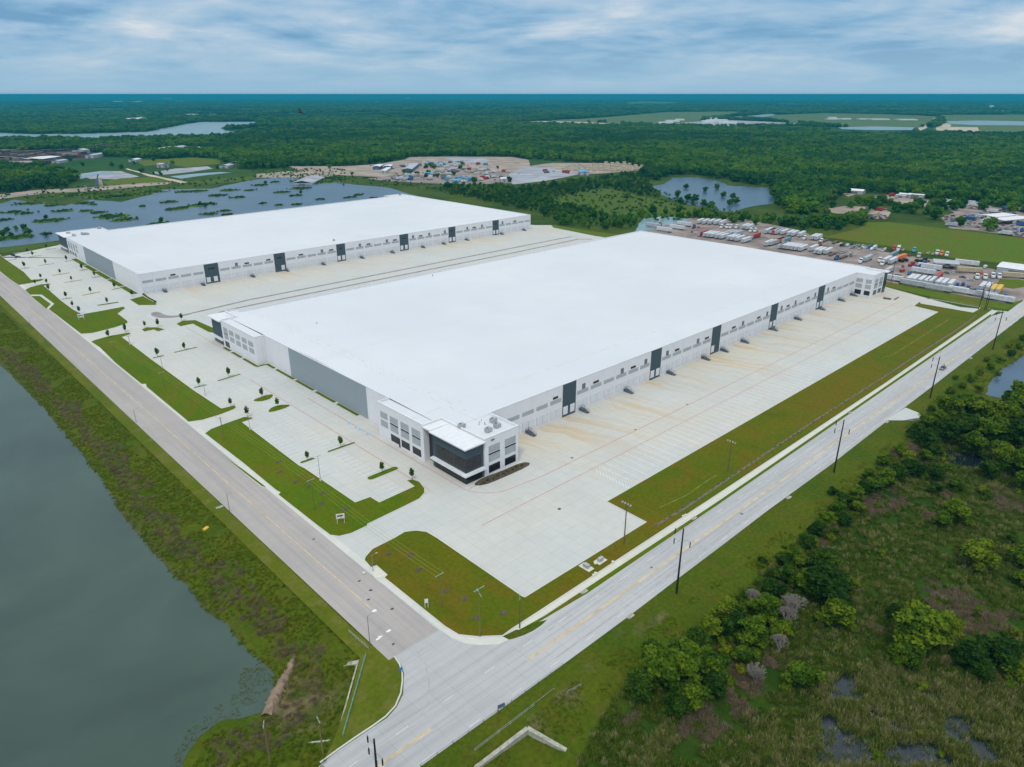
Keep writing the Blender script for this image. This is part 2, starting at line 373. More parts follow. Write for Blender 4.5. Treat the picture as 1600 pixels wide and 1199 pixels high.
def smooth_closed(poly, it=2):
    for _ in range(it):
        q = []
        for i in range(len(poly)):
            a, b = poly[i], poly[(i+1) % len(poly)]
            q += [(a[0]*.75+b[0]*.25, a[1]*.75+b[1]*.25), (a[0]*.25+b[0]*.75, a[1]*.25+b[1]*.75)]
        poly = q
    return poly
def inset(poly, d):
    n = len(poly); a = sum(poly[i][0]*poly[(i+1) % n][1]-poly[(i+1) % n][0]*poly[i][1] for i in range(n))
    if a < 0: poly = poly[::-1]
    out = []
    for i in range(n):
        p0, p1, p2 = poly[i-1], poly[i], poly[(i+1) % n]
        e1 = np.array((p1[0]-p0[0], p1[1]-p0[1]), float); e2 = np.array((p2[0]-p1[0], p2[1]-p1[1]), float)
        e1 /= max(np.linalg.norm(e1), 1e-6); e2 /= max(np.linalg.norm(e2), 1e-6)
        n1 = np.array((-e1[1], e1[0])); n2 = np.array((-e2[1], e2[0])); bis = n1+n2; k = max(np.dot(bis, bis)/2, .35)
        out.append((p1[0]+bis[0]*d/k, p1[1]+bis[1]*d/k))
    return out
def ragged(poly, amp, step, seed=0):
    "subdivide a polygon's edges and jitter them: natural shorelines"
    r = random.Random(seed); out = []
    n = len(poly)
    for i in range(n):
        a, b = poly[i], poly[(i+1) % n]; L_ = math.dist(a, b); k = max(1, min(60, int(L_/step)))
        for j in range(k):
            t = j/k; out.append((a[0]+(b[0]-a[0])*t+r.uniform(-amp, amp), a[1]+(b[1]-a[1])*t+r.uniform(-amp, amp)))
    return out
def inside(P, poly):
    x, y = P[:, 0], P[:, 1]; r = np.zeros(len(P), bool); n = len(poly)
    for i in range(n):
        x0, y0 = poly[i]; x1, y1 = poly[(i+1) % n]
        if y0 == y1: continue
        c = ((y0 > y) != (y1 > y)) & (x < (x1-x0)*(y-y0)/(y1-y0)+x0); r ^= c
    return r
def pdist(P, poly, closed=True):
    d = np.full(len(P), 1e9); n = len(poly)
    for i in range(n if closed else n-1):
        a = np.array(poly[i]); b = np.array(poly[(i+1) % n]); e = b-a; L2 = max(e@e, 1e-9)
        t = np.clip(((P-a)@e)/L2, 0, 1); q = P-(a+t[:, None]*e); d = np.minimum(d, np.hypot(q[:, 0], q[:, 1]))
    return d
def sdist(P, poly): return np.where(inside(P, poly), -1, 1)*pdist(P, poly)
def vnoise(P, s, seed=0):
    r = np.random.default_rng(seed); T = r.random((64, 64)); q = P/s; i = np.floor(q).astype(int); f = q-i; f = f*f*(3-2*f)
    a = T[i[:, 0] % 64, i[:, 1] % 64]; b = T[(i[:, 0]+1) % 64, i[:, 1] % 64]; c = T[i[:, 0] % 64, (i[:, 1]+1) % 64]; d = T[(i[:, 0]+1) % 64, (i[:, 1]+1) % 64]
    return (a*(1-f[:, 0])+b*f[:, 0])*(1-f[:, 1])+(c*(1-f[:, 0])+d*f[:, 0])*f[:, 1]

# ---------------------------------------------------------------- ground and water
ZP = -2.2
POND = ragged(W([(-260, 430), (-120, 500), (0, 569), (35, 604), (75, 645), (110, 688), (150, 738), (170, 765), (180, 785), (212, 830), (240, 862), (262, 890), (292, 915), (318, 948),
          (352, 975), (378, 1003), (405, 1030), (425, 1052), (428, 1085), (412, 1112), (380, 1118), (340, 1128), (312, 1150), (290, 1180), (278, 1230), (260, 1330), (-700, 1330), (-700, 500)], ZP), .5, 4, 1)
RPOND = ragged(W([(1540, 618), (1546, 598), (1562, 580), (1582, 566), (1610, 552), (1700, 540), (1700, 640), (1600, 625), (1565, 622)], -1.2), .5, 5, 2)
POOLS = [ragged(W(p, -1.2), .35, 2.5, 5+i) for i, p in enumerate([
    fP([(385, 720), (420, 660), (480, 625), (570, 635), (560, 700), (600, 770), (560, 800), (430, 800), (380, 780)]),
    fP([(300, 900), (360, 860), (430, 900), (500, 1000), (560, 1010), (650, 1060), (700, 1130), (760, 1199), (300, 1199), (330, 1100)]),
    fP([(620, 820), (700, 870), (760, 930), (880, 900), (860, 1000), (760, 960), (680, 900), (600, 850)]),
    fP([(940, 730), (1050, 715), (1060, 780), (980, 800)]),
    fP([(1060, 900), (1190, 870), (1260, 920), (1280, 1010), (1330, 1030), (1440, 1090), (1520, 1150), (1450, 1180), (1320, 1199), (1250, 1160), (1240, 1080), (1120, 1020), (1090, 960)]),
    fP([(700, 1110), (800, 1060), (930, 1050), (1080, 1080), (1180, 1199), (780, 1199)]),
    fM([(1080, 420), (1180, 418), (1290, 440), (1370, 480), (1340, 535), (1240, 520), (1130, 480)])])]
CHAN = W([(400, 1120), (425, 1060), (470, 1050), (520, 1062), (548, 1060), (520, 1120), (495, 1150), (440, 1150)], -1.5)   # overgrown culvert basin
CULV = W([(770, 1260), (790, 1195), (830, 1150), (870, 1160), (900, 1190), (960, 1260)], -1.5)
MARSH = W([(880, 1230), (905, 1175), (960, 1090), (1010, 1040), (1080, 985), (1160, 925), (1240, 850), (1320, 775), (1400, 700), (1450, 672), (1620, 640), (1800, 700), (1800, 1300)])
DIRT = W([(355, 960), (300, 900), (240, 830), (190, 770), (120, 680), (60, 610), (0, 550), (-60, 500), (-60, 520), (0, 580), (60, 650), (130, 735), (200, 840), (270, 930), (330, 990), (400, 1060), (430, 1120), (480, 1130), (430, 1040)], -1)
def heights(P):
    z = np.full(len(P), -.06)
    def bowl(poly, level, slope, reach, z):
        m = (P[:, 0] > min(p[0] for p in poly)-reach-5) & (P[:, 0] < max(p[0] for p in poly)+reach+5) & (P[:, 1] > min(p[1] for p in poly)-reach-5) & (P[:, 1] < max(p[1] for p in poly)+reach+5)
        idx = np.where(m)[0]
        if not len(idx): return z
        d = sdist(P[idx], poly); h = np.where(d < 0, level-.9*np.clip(-d/4, 0, 1), level+.02+(abs(level))*np.clip(d/reach, 0, 1)**slope)
        z[idx] = np.minimum(z[idx], h); return z
    z = bowl(POND, ZP, .8, 22, z); z = bowl(RPOND, -1.2, .9, 14, z)
    z = bowl(CHAN, -1.6, .9, 6, z); z = bowl(CULV, -2.2, 1, 7, z)
    d = sdist(P, MARSH); z = np.minimum(z, -.06-1.0*np.clip((6-d)/12, 0, 1))
    for p in POOLS:
        z = bowl(p, -1.45, .8, 1.5, z)
    near = (np.abs(P[:, 0]) < 400) & (np.abs(P[:, 1]) < 700)
    nz = (vnoise(P, 7, 3)-.5)*.5+(vnoise(P, 2.7, 4)-.5)*.25
    wgt = np.clip((-z-.25)/.6, 0, 1)*near*(z > -2.5)*np.where(z < -1.3, .35, 1)
    return z+nz*wgt
def axis(lo, hi, step, far, g):
    a = list(np.arange(lo, hi, step)); s = step; x = hi
    while x < far: a.append(x); s = min(s*g, 4000); x += s
    s = step; x = lo-step; b = []
    while x > -far: b.append(x); s = min(s*g, 4000); x -= s
    return np.array(b[::-1]+a)
def ground():
    xs = axis(-40, 330, 1.8, 70000, 1.09); ys = axis(-20, 330, 1.8, 70000, 1.09)
    X, Y = np.meshgrid(xs, ys, indexing='ij'); P = np.stack([X.ravel(), Y.ravel()], 1); Z = heights(P)
    nx, ny = len(xs), len(ys); i = np.arange(nx-1)[:, None]*ny+np.arange(ny-1)[None, :]; i = i.ravel()
    F = np.stack([i, i+ny, i+ny+1, i+1], 1)
    me = bpy.data.meshes.new('ground'); me.vertices.add(len(P)); me.vertices.foreach_set('co', np.c_[P, Z].ravel().astype(np.float32))
    me.loops.add(F.size); me.loops.foreach_set('vertex_index', F.ravel().astype(np.int32)); me.polygons.add(len(F))
    me.polygons.foreach_set('loop_start', np.arange(0, F.size, 4, dtype=np.int32)); me.polygons.foreach_set('loop_total', np.full(len(F), 4, np.int32))
    me.update(); me.validate()
    def at(name, v): a = me.attributes.new(name, 'FLOAT', 'POINT'); a.data.foreach_set('value', v.astype(np.float32))
    at('marsh', np.clip((4-sdist(P, MARSH))/10, 0, 1)); at('dirt', np.clip((2-sdist(P, DIRT))/7, 0, 1)); bs_ = np.clip((1-sdist(P, CHAN))/5, 0, 1)
    for q in ([(765, 355), (800, 320), (900, 250), (960, 230), (940, 275), (840, 320), (790, 365)], [(455, 600), (480, 570), (540, 535), (530, 560), (480, 600)], [(240, 790), (300, 720), (390, 690), (430, 740), (400, 810), (300, 800)], [(95, 880), (170, 870), (260, 970), (230, 985), (150, 930)], [(655, 380), (680, 355), (695, 380)]): bs_ = np.maximum(bs_, np.clip((.8-sdist(P, W(fQ(q))))/1.6, 0, 1))
    at('basin', bs_)
    b = NB('terrain', .95, .1)
    n1 = b.noise(.05, 6, .6, dist=.5); n2 = b.noise(.9, 7, .65); n3 = b.noise(.16, 6, .65, off=7); n4 = b.noise(.02, 5, .6, off=3); big = b.noise(.0016, 7, .6, off=2); str_ = b.noise(.006, 6, .65)
    c = b.mix(b.rng(n1, .35, .65), (.062, .112, .003), (.105, .130, .006))
    c = b.mix(b.rng(n3, .5, .7, 0, .75), c, (.12, .10, .012))
    dcol = b.mix(b.rng(n3, .4, .6), (.13, .095, .075), (.07, .09, .02))
    c = b.mix(b.math('MULTIPLY', b.rng(b.math('ADD', b.attr('dirt'), b.math('MULTIPLY', b.math('SUBTRACT', n3, .5), 1.6)), .3, .8), .85), c, dcol)
    mcol = b.mix(b.rng(n4, .42, .58), (.020, .062, .004), (.045, .085, .006))
    mcol = b.mix(b.rng(n1, .58, .68, 0, .7), mcol, (.10, .08, .05))
    mcol = b.mix(b.rng(n3, .55, .7, 0, .7), mcol, (.05, .065, .015))
    c = b.mix(b.rng(b.math('ADD', b.attr('marsh'), b.math('MULTIPLY', b.math('SUBTRACT', n3, .5), .9)), .3, .7), c, mcol)
    c = b.mix(b.math('MULTIPLY', b.attr('basin'), .85), c, b.mix(b.rng(n3, .42, .58), (.22, .16, .09), (.07, .09, .02)))
    # far country: woods and fields
    cd = b.N.new('ShaderNodeVectorMath'); cd.operation = 'LENGTH'; b.L.new(b.tc.outputs['Object'], cd.inputs[0])
    fcol = b.mix(b.rng(str_, .35, .65), (.014, .075, .014), (.040, .12, .022))
    fcol = b.mix(b.rng(big, .54, .64, 0, .7), fcol, (.10, .19, .06))
    mead = b.mix(b.rng(n4, .4, .6), (.030, .075, .008), (.075, .12, .010))
    mead = b.mix(b.rng(n1, .5, .7, 0, .6), mead, (.10, .10, .02))
    c = b.mix(b.rng(cd.outputs['Value'], 480, 560), c, mead)
    c = b.mix(b.rng(cd.outputs['Value'], 1100, 1600), c, fcol)
    c = b.mix(b.rng(n2, .3, .7, .5, 0), c, (.008, .014, .003))
    b.col(c); b.bump(n2, .9, .35); M['terrain'] = b.m; me.materials.append(b.m)
    o = bpy.data.objects.new('ground', me); C.objects.link(o); o['kind'] = 'structure'; return o
ground()
def wat(name, poly, z, mat): return struct(name, poly, z, mat)
wat('pond', inset(POND, -2.5) if False else POND, ZP, 'pond_water'); wat('pond', RPOND, -1.2, 'lake_water')
mp_ = MB()
for p in POOLS: mp_.sheet(inset(p, -.6), -1.12)
o = mp_.build('marsh_pools', 'marsh_water'); o['kind'] = 'structure'

LAKE = W([(-220, 395), (-220, 330), (0, 318), (25, 312), (60, 318), (100, 322), (140, 312), (190, 316), (235, 305), (250, 297), (330, 295), (395, 281), (440, 277), (500, 283), (560, 289), (612, 294), (640, 303)])+[(530, 706), (490, 708), (300, 706), (146, 702)]+W([(93, 376), (0, 387)])
struct('lake', ragged(LAKE, 2.5, 18, 4), .05, 'lake_water')
wat('marsh_lake', ragged(W([(1018, 292), (1040, 288), (1048, 278), (1090, 277), (1115, 282), (1140, 290), (1200, 294), (1213, 304), (1205, 318), (1160, 326), (1145, 332), (1120, 330), (1100, 323), (1075, 322), (1055, 312), (1035, 305), (1030, 297)]), 3, 20, 5), .05, 'lake_water')
wat('side_pond', ragged(W([(998, 350), (1005, 342), (1040, 338), (1068, 341), (1082, 347), (1040, 352), (1015, 360), (992, 362)]), 1.5, 12, 6), .05, 'pale_water')
wat('creek', ragged(W([(1215, 341), (1240, 335), (1270, 336), (1300, 346), (1285, 349), (1250, 345), (1225, 345)]), 1, 10, 7), .05, 'lake_water')
wat('river', ragged(W(fN1([(-200, 440), (0, 432), (200, 440), (450, 440), (760, 430), (930, 425), (1040, 402), (1170, 375), (1250, 365), (1640, 362), (1560, 378), (1420, 385), (1380, 405), (1440, 425), (1540, 428), (1400, 442), (1120, 452), (800, 455), (560, 470), (420, 462), (0, 462), (-200, 465)])), 8, 150, 8), .5, 'pale_water')
# far fields, lots and clearings (each on the ground where it stands)
FAR = [('field', fN3([(200, 355), (420, 345), (640, 330), (960, 302), (1380, 298), (1500, 305), (1350, 330), (1200, 345), (1140, 385), (1080, 390), (900, 376), (700, 378), (560, 368), (300, 362)]), 'far_field', .4),
 ('field', fN3([(700, 243), (800, 233), (1100, 240), (1000, 255), (720, 256)]), 'far_field', .6),
 ('bare_ground', fN3([(-100, 370), (60, 366), (160, 358), (380, 362), (560, 370), (700, 372), (680, 394), (400, 388), (200, 382), (0, 380)]), 'pale_soil', .5),
 ('bare_ground', fN3([(740, 375), (880, 372), (1000, 375), (1180, 360), (1290, 350), (1600, 362), (1800, 372), (1850, 388), (1600, 394), (1250, 392), (900, 392)]), 'grey_lot', .5),
 ('field', fN4([(-260, 330), (0, 322), (350, 308), (800, 318), (1080, 330), (1020, 380), (940, 400), (560, 396), (300, 380), (60, 360), (-100, 345)]), 'far_field', .4),
 ('pond', fN4([(440, 398), (660, 392), (930, 398), (910, 415), (700, 416), (480, 410)]), 'pale_water', .7),
 ('pond', fN4([(1120, 360), (1300, 355), (1700, 362), (1700, 386), (1300, 384), (1130, 376)]), 'pale_water', .7),
 ('pond', fN3([(1340, 338), (1480, 325), (1640, 312), (1640, 322), (1520, 345), (1400, 346)]), 'pale_water', .8),
 ('field', fN4([(1060, 320), (1700, 318), (1700, 430), (1340, 428), (1040, 410), (1110, 372)]), 'far_field', .35),
 ('dirt_road', fN4([(1070, 330), (1085, 330), (1000, 385), (960, 418), (935, 418), (990, 375)]), 'pale_soil', .8),
 ('bare_ground', fN4([(1125, 395), (1290, 397), (1330, 425), (1180, 425), (1040, 415), (1100, 375), (1120, 372)]), 'pale_soil', .75),
 ('field', fN3([(1345, 568), (1610, 566), (1850, 572), (1750, 580), (1600, 583), (1350, 586)]), 'pale_soil', .3),
 ('field', fN1([(850, 605), (1000, 596), (1200, 585), (1390, 600), (1370, 625), (1180, 645), (1120, 640), (1050, 625), (900, 640)]), 'field_grass', .06),
 ('scrap_yard_ground', fN1([(-100, 555), (150, 545), (400, 535), (520, 545), (640, 560), (640, 590), (500, 600), (400, 610), (330, 625), (200, 640), (-100, 660)]), 'dark_scrap', .1),
 ('bare_ground', fN1([(-100, 615), (60, 608), (200, 606), (210, 625), (60, 650), (-100, 655)]), 'bare_soil', .12),
 ('bare_ground', fN1([(990, 538), (1100, 530), (1300, 533), (1480, 528), (1500, 535), (1240, 545), (1000, 556)]), 'pale_soil', .1),
 ('gravel_lot', fN1([(480, 690), (640, 670), (760, 672), (870, 705), (760, 722), (560, 720)]), 'grey_lot', .07),
 ('pale_pond', fN1([(470, 700), (560, 685), (700, 675), (720, 680), (580, 700), (520, 718), (470, 722)]), 'pale_water', .09),
 ('field', fN1([(640, 735), (760, 715), (960, 708), (1060, 738), (860, 750), (680, 760)]), 'field_grass', .08),
 ('pale_pond', fN1([(1060, 705), (1200, 688), (1380, 676), (1450, 680), (1300, 695), (1130, 718)]), 'pale_water', .09),
 ('gravel_lot', fN1([(940, 680), (1100, 655), (1300, 640), (1330, 655), (1200, 675), (1000, 695)]), 'grey_lot', .08),
 ('dirt_road', fN1([(-150, 830), (0, 818), (200, 790), (440, 780), (700, 760), (900, 745), (1070, 740), (1050, 752), (700, 785), (520, 800), (300, 808), (0, 845), (-150, 860)]), 'bare_soil', .1),
 ('dirt_road', fN1([(780, 655), (800, 655), (950, 695), (1170, 740), (1140, 748), (930, 702)]), 'pale_soil', .12),
 ('bare_ground', fN1([(1160, 735), (1400, 715), (1600, 700), (1600, 725), (1400, 745), (1250, 755)]), 'marsh_field', .09),
 ('bare_ground', fN2([(0, 690), (200, 672), (420, 680), (480, 700), (400, 712), (0, 712)]), 'bare_soil', .1),
 ('bare_ground', fN2([(200, 640), (560, 640), (780, 625), (930, 600), (960, 582), (1200, 580), (1610, 582), (1700, 600), (1720, 660), (1600, 685), (1300, 700), (1100, 700), (900, 712), (600, 700), (440, 690), (280, 672)]), 'bare_soil', .12),
 ('gravel_lot', fN2([(700, 720), (850, 700), (1200, 690), (1600, 672), (1700, 690), (1600, 745), (1300, 755), (1050, 745), (830, 735)]), 'gravel_yard', .15),
 ('coal_heap', fN2([(1180, 590), (1420, 588), (1460, 612), (1380, 622), (1240, 612)]), 'grey_lot', .16),
 ('gravel_lot', fN3([(-20, 690), (60, 650), (240, 630), (430, 690), (300, 715), (180, 735), (0, 755)]), 'grey_lot', .17),
 ('bare_ground', fN3([(60, 645), (250, 620), (480, 620), (640, 622), (700, 625), (880, 655), (700, 675), (480, 690), (430, 695), (200, 640)]), 'bare_soil', .2),
 ('marsh_meadow', fN3([(200, 860), (300, 830), (460, 790), (600, 780), (830, 830), (1000, 870), (1100, 885), (1180, 900), (1100, 960), (800, 975), (640, 950), (460, 905), (300, 890)]), 'marsh_field', .03),
 ('meadow', fN4([(0, 1045), (250, 1065), (380, 1075), (560, 1030), (620, 990), (760, 990), (1100, 1030), (1400, 1065), (1640, 1095), (1800, 1110), (1800, 1330), (1600, 1290), (1440, 1245), (1200, 1220), (960, 1185), (760, 1140), (480, 1100), (240, 1065)]), 'field_grass', .03),
 ('gravel_lot', fN4([(380, 905), (480, 890), (700, 895), (760, 930), (740, 970), (600, 965), (520, 945), (400, 930)]), 'bare_soil', .1),
 ('gravel_lot', fN4([(460, 815), (520, 790), (590, 800), (500, 830)]), 'bare_soil', .1),
 ('gravel_lot', fN4([(660, 830), (760, 820), (900, 845), (1010, 850), (980, 890), (850, 880), (700, 860)]), 'bare_soil', .1),
 ('gravel_lot', fN4([(1060, 860), (1300, 870), (1600, 930), (1800, 960), (1800, 1110), (1600, 1085), (1440, 1060), (1260, 1040), (1140, 1030), (1080, 960), (1160, 930), (1060, 890)]), 'gravel_yard', .1)]
r9 = random.Random(21)
for i in range(30):
    x0 = r9.uniform(-30, 1600); y0 = r9.uniform(157, 186)
    if 780 < x0 < 1630 and y0 > 170: continue
    if x0 < 420 and y0 > 180: continue
    w0 = r9.uniform(14, 60); h0 = r9.uniform(.5, 1.5)*(y0-149)/22
    FAR.append(('field', [(x0-w0, y0), (x0-w0*.3, y0-h0), (x0+w0*.6, y0-h0*.8), (x0+w0, y0+h0*.2), (x0+w0*.3, y0+h0), (x0-w0*.6, y0+h0*.7)], 'far_field', 1.2))
for nm, p, mat, z in FAR: struct(nm, ragged(W(p), 1.5 if z < .3 else 12, 25 if z < .3 else 200, len(p)), z, mat)

# ---------------------------------------------------------------- roads and the concrete yard
YARD = [(81.2, 96), (81.2, 640), (70, 800), (240, 800), (490, 487)]
apron = W([(0, 397), (10, 390), (93, 380)])
YARD = [(80.9, 110), (80.9, 700)] + [G(-120, 402), G(0, 402), G(93, 383), (135, 640), (483, 560), (505, 500)] + W([(868, 352), (940, 370), (1030, 385)]) + [(500, 300), (500, 178)] + W([(1378, 447), (1500, 480), (1575, 487), (1598, 492)]) + [(492, 97.9), (100, 97.9), (85, 100)]
struct('concrete_yard', YARD, .0, 'yard_concrete')
def arc(cx, cy, r, a0, a1, n=14): return [(cx+r*math.cos(R(a0+(a1-a0)*i/n)), cy+r*math.sin(R(a0+(a1-a0)*i/n))) for i in range(n+1)]
LOW = [(620, 1225), (657, 1198), (789, 1104), (880, 1038.5), (986, 960.5), (1065, 900), (1120, 858.6), (1200, 797.5), (1300, 725), (1384, 659.5), (1462, 600), (1600, 493)]
LP_ = W(LOW); RR = [(-60, 79.6)]+LP_+[(LP_[-1][0]+260, LP_[-1][1]+1), (LP_[-1][0]+260, LP_[-1][1]+16.5)]+W([(1600, 468), (1575, 487), (1549, 494), (1120, 790), (918, 927), (842, 972)])+arc(99, 113.5, 18., -78, -180, 12)+[(81.0, 118), (66.6, 118)]+W(fD([(610, 830), (650, 880), (672, 940)]))+W([(631, 1060), (630, 1085), (620, 1105), (605, 1122), (585, 1135), (560, 1152), (530, 1172), (503, 1193)])+[(34, 95.6), (-60, 95.6)]
struct('road', RR, .004, 'road_concrete')
struct('road', [(66.6, 111.5), (81.0, 111.5), (81.0, 900), (66.3, 900), (66.3, 300)], .009, 'old_road_concrete')
struct('road', W([(1415, 637), (1435, 645), (1440, 652), (1412, 657), (1388, 657), (1378, 661)]), .008, 'yard_concrete')
struct('gravel_turnout', W(fM([(850, 228), (905, 180), (950, 185), (955, 210), (920, 235)])), .006, 'asphalt')
ml = MB()
def seg(m, a, b, w, z):
    d = np.array((b[0]-a[0], b[1]-a[1]), float); d /= np.linalg.norm(d); n = np.array((-d[1], d[0]))*w/2
    m.quad((a[0]-n[0], a[1]-n[1], z), (b[0]-n[0], b[1]-n[1], z), (b[0]+n[0], b[1]+n[1], z), (a[0]+n[0], a[1]+n[1], z))
def lines(name, mat, segs, w, z):
    m = MB()
    for a, b in segs: seg(m, a, b, w, z)
    o = m.build(name, mat); o['kind'] = 'structure'; return o
cl = []
for dy in (-.22, .22): cl += [((89.5+0, 89.6+dy), (640, 88.0+dy)), ((-20, 89.6+dy), (62, 89.6+dy))]
lines('centre_line', 'line_orange', cl, .26, .014)
lines('lane_dash', 'line_faint', [((x, y), (x+3., y)) for y in (84.6, 93.4) for x in np.arange(20, 640, 12.)], .13, .014)
lines('centre_line', 'line_orange', [((73.4, 128), (73.4, 900))], .22, .018)
stx = []
lines('road_joint', 'tyre_mark', [((66.8, 111.5), (80.9, 111.5))], .12, .020)
red = [((136, 158.0), (129.2, 157)), ((127.9, 160), (127.9, 262)), ((119.4, 165), (119.4, 300)), ((127.9, 330), (127.9, 400)),
       ((153, 146.5), (470, 146.5)), ((118, 138.2), (470, 138.2))]
red += list(zip(arc(140, 160, 12.1, 180, 262, 10)[:-1], arc(140, 160, 12.1, 180, 262, 10)[1:]))+[((138.5, 148.0), (153, 146.5))]
lines('fire_lane_line', 'line_red', red, .22, .014)
# stall markings
st = []
for x0, x1, y0, y1, dy in [(97.2, 102.4, 196, 250, 2.75), (108.5, 113.5, 172, 300, 2.75), (127.9, 133.2, 236, 300, 2.75), (97, 102.4, 300, 345, 2.75), (108.5, 118, 350, 420, 2.75),
                           (92, 97, 270, 345, 2.75), (95, 101, 500, 640, 2.75), (108, 114, 500, 640, 2.75), (120, 126, 500, 640, 2.75)]:
    st += [((x0, y), (x1, y)) for y in np.arange(y0, y1, dy)]
lines('stall_marking', 'line_white', st, .13, .014)
tr = [((x, 123.2), (x, 137.8)) for x in np.arange(172, 466, 3.66)]
lines('trailer_stall_marking', 'line_white', tr, .13, .014)
hat = [((161+i*1.15, 124.+i*.4), (163.5+i*1.15, 127.2+i*.4)) for i in range(0)]
hat = [((G(929+i*5., 737+i*2.6)[0]-.2, G(929+i*5., 737+i*2.6)[1]-1.6), (G(929+i*5., 737+i*2.6)[0]+1.6, G(929+i*5., 737+i*2.6)[1]+.5)) for i in range(11)]
lines('hatch_marking', 'line_white', hat, .16, .016)
bl = []
for q in fC([(888, 330), (945, 365), (980, 382), (1042, 420)]):
    X, Y = G(*q); bl.append(((X-.8, Y), (X+.8, Y)))
lines('accessible_bay_marking', 'line_blue', bl, 1.5, .018)
lines('accessible_bay_mark', 'line_white', [((a[0]+.7, a[1]-.1), (a[0]+1.3, a[1]-.1)) for a, b in bl]+[((a[0]+1, a[1]-.4), (a[0]+1, a[1]+.4)) for a, b in bl], .18, .022)
# two darker concrete strips between the warehouses
def ribbon(pts, w): 
    L_, R_ = [], []
    for i, p in enumerate(pts):
        a = pts[max(i-1, 0)]; b = pts[min(i+1, len(pts)-1)]; d = np.array((b[0]-a[0], b[1]-a[1])); d = d/np.linalg.norm(d); n = np.array((-d[1], d[0]))*w/2
        L_.append((p[0]+n[0], p[1]+n[1])); R_.append((p[0]-n[0], p[1]-n[1]))
    return L_+R_[::-1]
struct('verge', ribbon([(64.2, y) for y in (112, 150, 200, 300, 400, 500, 620)], 4.0), -.01, 'mown_verge')
pA = W(fA([(1575, 735), (1570, 755), (1620, 770)]))+W([(258, 496), (280, 493), (312, 487)])+[(160, 431), (470, 434.5)]+W([(880, 374), (893, 370), (888, 366)])
struct('paved_strip', ribbon(W([(300, 489.5), (350, 478)])+[(178, 429.5), (473, 434.8)]+W([(893, 370)]), 2.6), .012, 'strip_concrete')
struct('paved_strip', smooth_closed(W([(234, 492), (240, 487), (250, 488), (258, 493), (275, 494), (300, 488.5), (302, 491), (270, 497.5), (245, 497)]), 2), .013, 'strip_concrete')
struct('paved_strip', ribbon(W([(342, 494), (345, 488), (362, 483.5), (400, 475.5)])+[(200, 417.2), (395, 419.0)]+W([(870, 381), (903, 374), (925, 374)]), 2.6), .012, 'strip_concrete')

# ---------------------------------------------------------------- lawns with kerbs
def lawn(px, name='lawn', mat='lawn', world=None, h=.12):
    "raised lawn with its kerb"
    P = world or W(px); k = MB().prism(P, -.3, h).build('kerb', 'kerb_concrete'); k['kind'] = 'structure'
    struct(name, inset(P, .28), h+.02, mat, h-.05)
lawn([(-30, 378), *fA([(0, 122), (60, 170), (250, 300), (330, 385), (440, 375), (458, 380), (430, 395), (340, 415), (190, 440), (100, 380), (0, 300), (-200, 170)])])
lawn(fA([(258, 490), (310, 462), (430, 430), (525, 425), (528, 433), (460, 447), (560, 530), (640, 600), (760, 690), (855, 742), (1080, 702), (1290, 662), (1308, 680), (1230, 735), (1335, 815), (1330, 835), (1200, 880), (960, 940), (840, 948), (502, 690), (560, 635), (430, 540), (305, 540)]))
lawn(fA([(315, 552), (420, 552), (535, 635), (482, 688)]))
lawn(fA([(1345, 590), (1490, 552), (1640, 635), (1620, 648), (1440, 650)]))
lawn(fA([(945, 1030), (980, 1012), (1150, 965), (1350, 932), (1368, 948), (1275, 980)])+fB([(330, 470), (700, 740), (950, 905), (1070, 877), (1085, 895), (1060, 915), (930, 965), (780, 1010), (650, 1028), (275, 715), (270, 690), (230, 690)])+[(180, 568)]+fA([(1035, 1090)]))
lawn(fB([(795, 1130), (850, 1090), (980, 1040), (1150, 980), (1230, 986), (1230, 998), (1140, 1030)])+fC([(470, 680), (520, 705), (935, 985), (1060, 940), (1135, 985), (1420, 855), (1355, 805), (1410, 795), (1470, 815), (1515, 870), (1515, 910), (1470, 960), (1350, 1020), (1040, 1170)])+[(575, 822), (550, 834), (530, 839), (515, 837), (495, 822)]+fC([(285, 925), (305, 908), (270, 890)])+[(380, 725)])
lawn([(346, 711), (380, 733), (417, 762), (408, 761)], 'verge')
L5 = fD([(393, 160), (400, 135), (450, 80), (600, 5)])+[(632, 831), (650, 829), (667, 831), (684, 841), (817, 932), (820, 933)]+fG([(965, 378), (612, 195)])
L5 += [PR(260, 121.4), PR(464, 121.9)]+fH([(260, 210), (310, 175), (325, 190), (760, 265), (820, 235), (820, 221), (430, 152), (360, 152), (400, 143), (830, 212), (935, 240)])
L5 += [(1380, 602), (1120, 774.5), (840, 958), (800, 984), (786, 994.5), (745.5, 996), (716, 993), (694, 979.5), (599, 903), (604, 899), (588, 885), (579, 888)]
lawn(L5, 'lawn', 'lawn_dry')
struct('verge', W([(1548, 491), (1120, 785), (850, 963), (812, 984), (842, 972), (918, 927), (1120, 790), (1549, 494)]), .05, 'lawn', -.2)
struct('sidewalk', W([(1550, 487), (1380, 602), (1120, 774.5), (840, 958), (800, 984), (812, 984), (850, 963), (1120, 785), (1548, 491)]), .03, 'walk_concrete', -.2)
sw = W(fD([(1360, 690), (1180, 695), (1050, 680), (950, 620), (530, 280)])); sw2 = W(fD([(470, 285), (700, 450), (925, 640), (1000, 695), (1090, 735), (1200, 748), (1330, 742), (1400, 710)]))
struct('sidewalk', sw+sw2, .025, 'kerb_concrete', -.2)
struct('bridge_walk', [(81.1, 120), (83.0, 120), (83.0, 900), (81.1, 900)], .02, 'kerb_concrete', -.2)
ISL = []
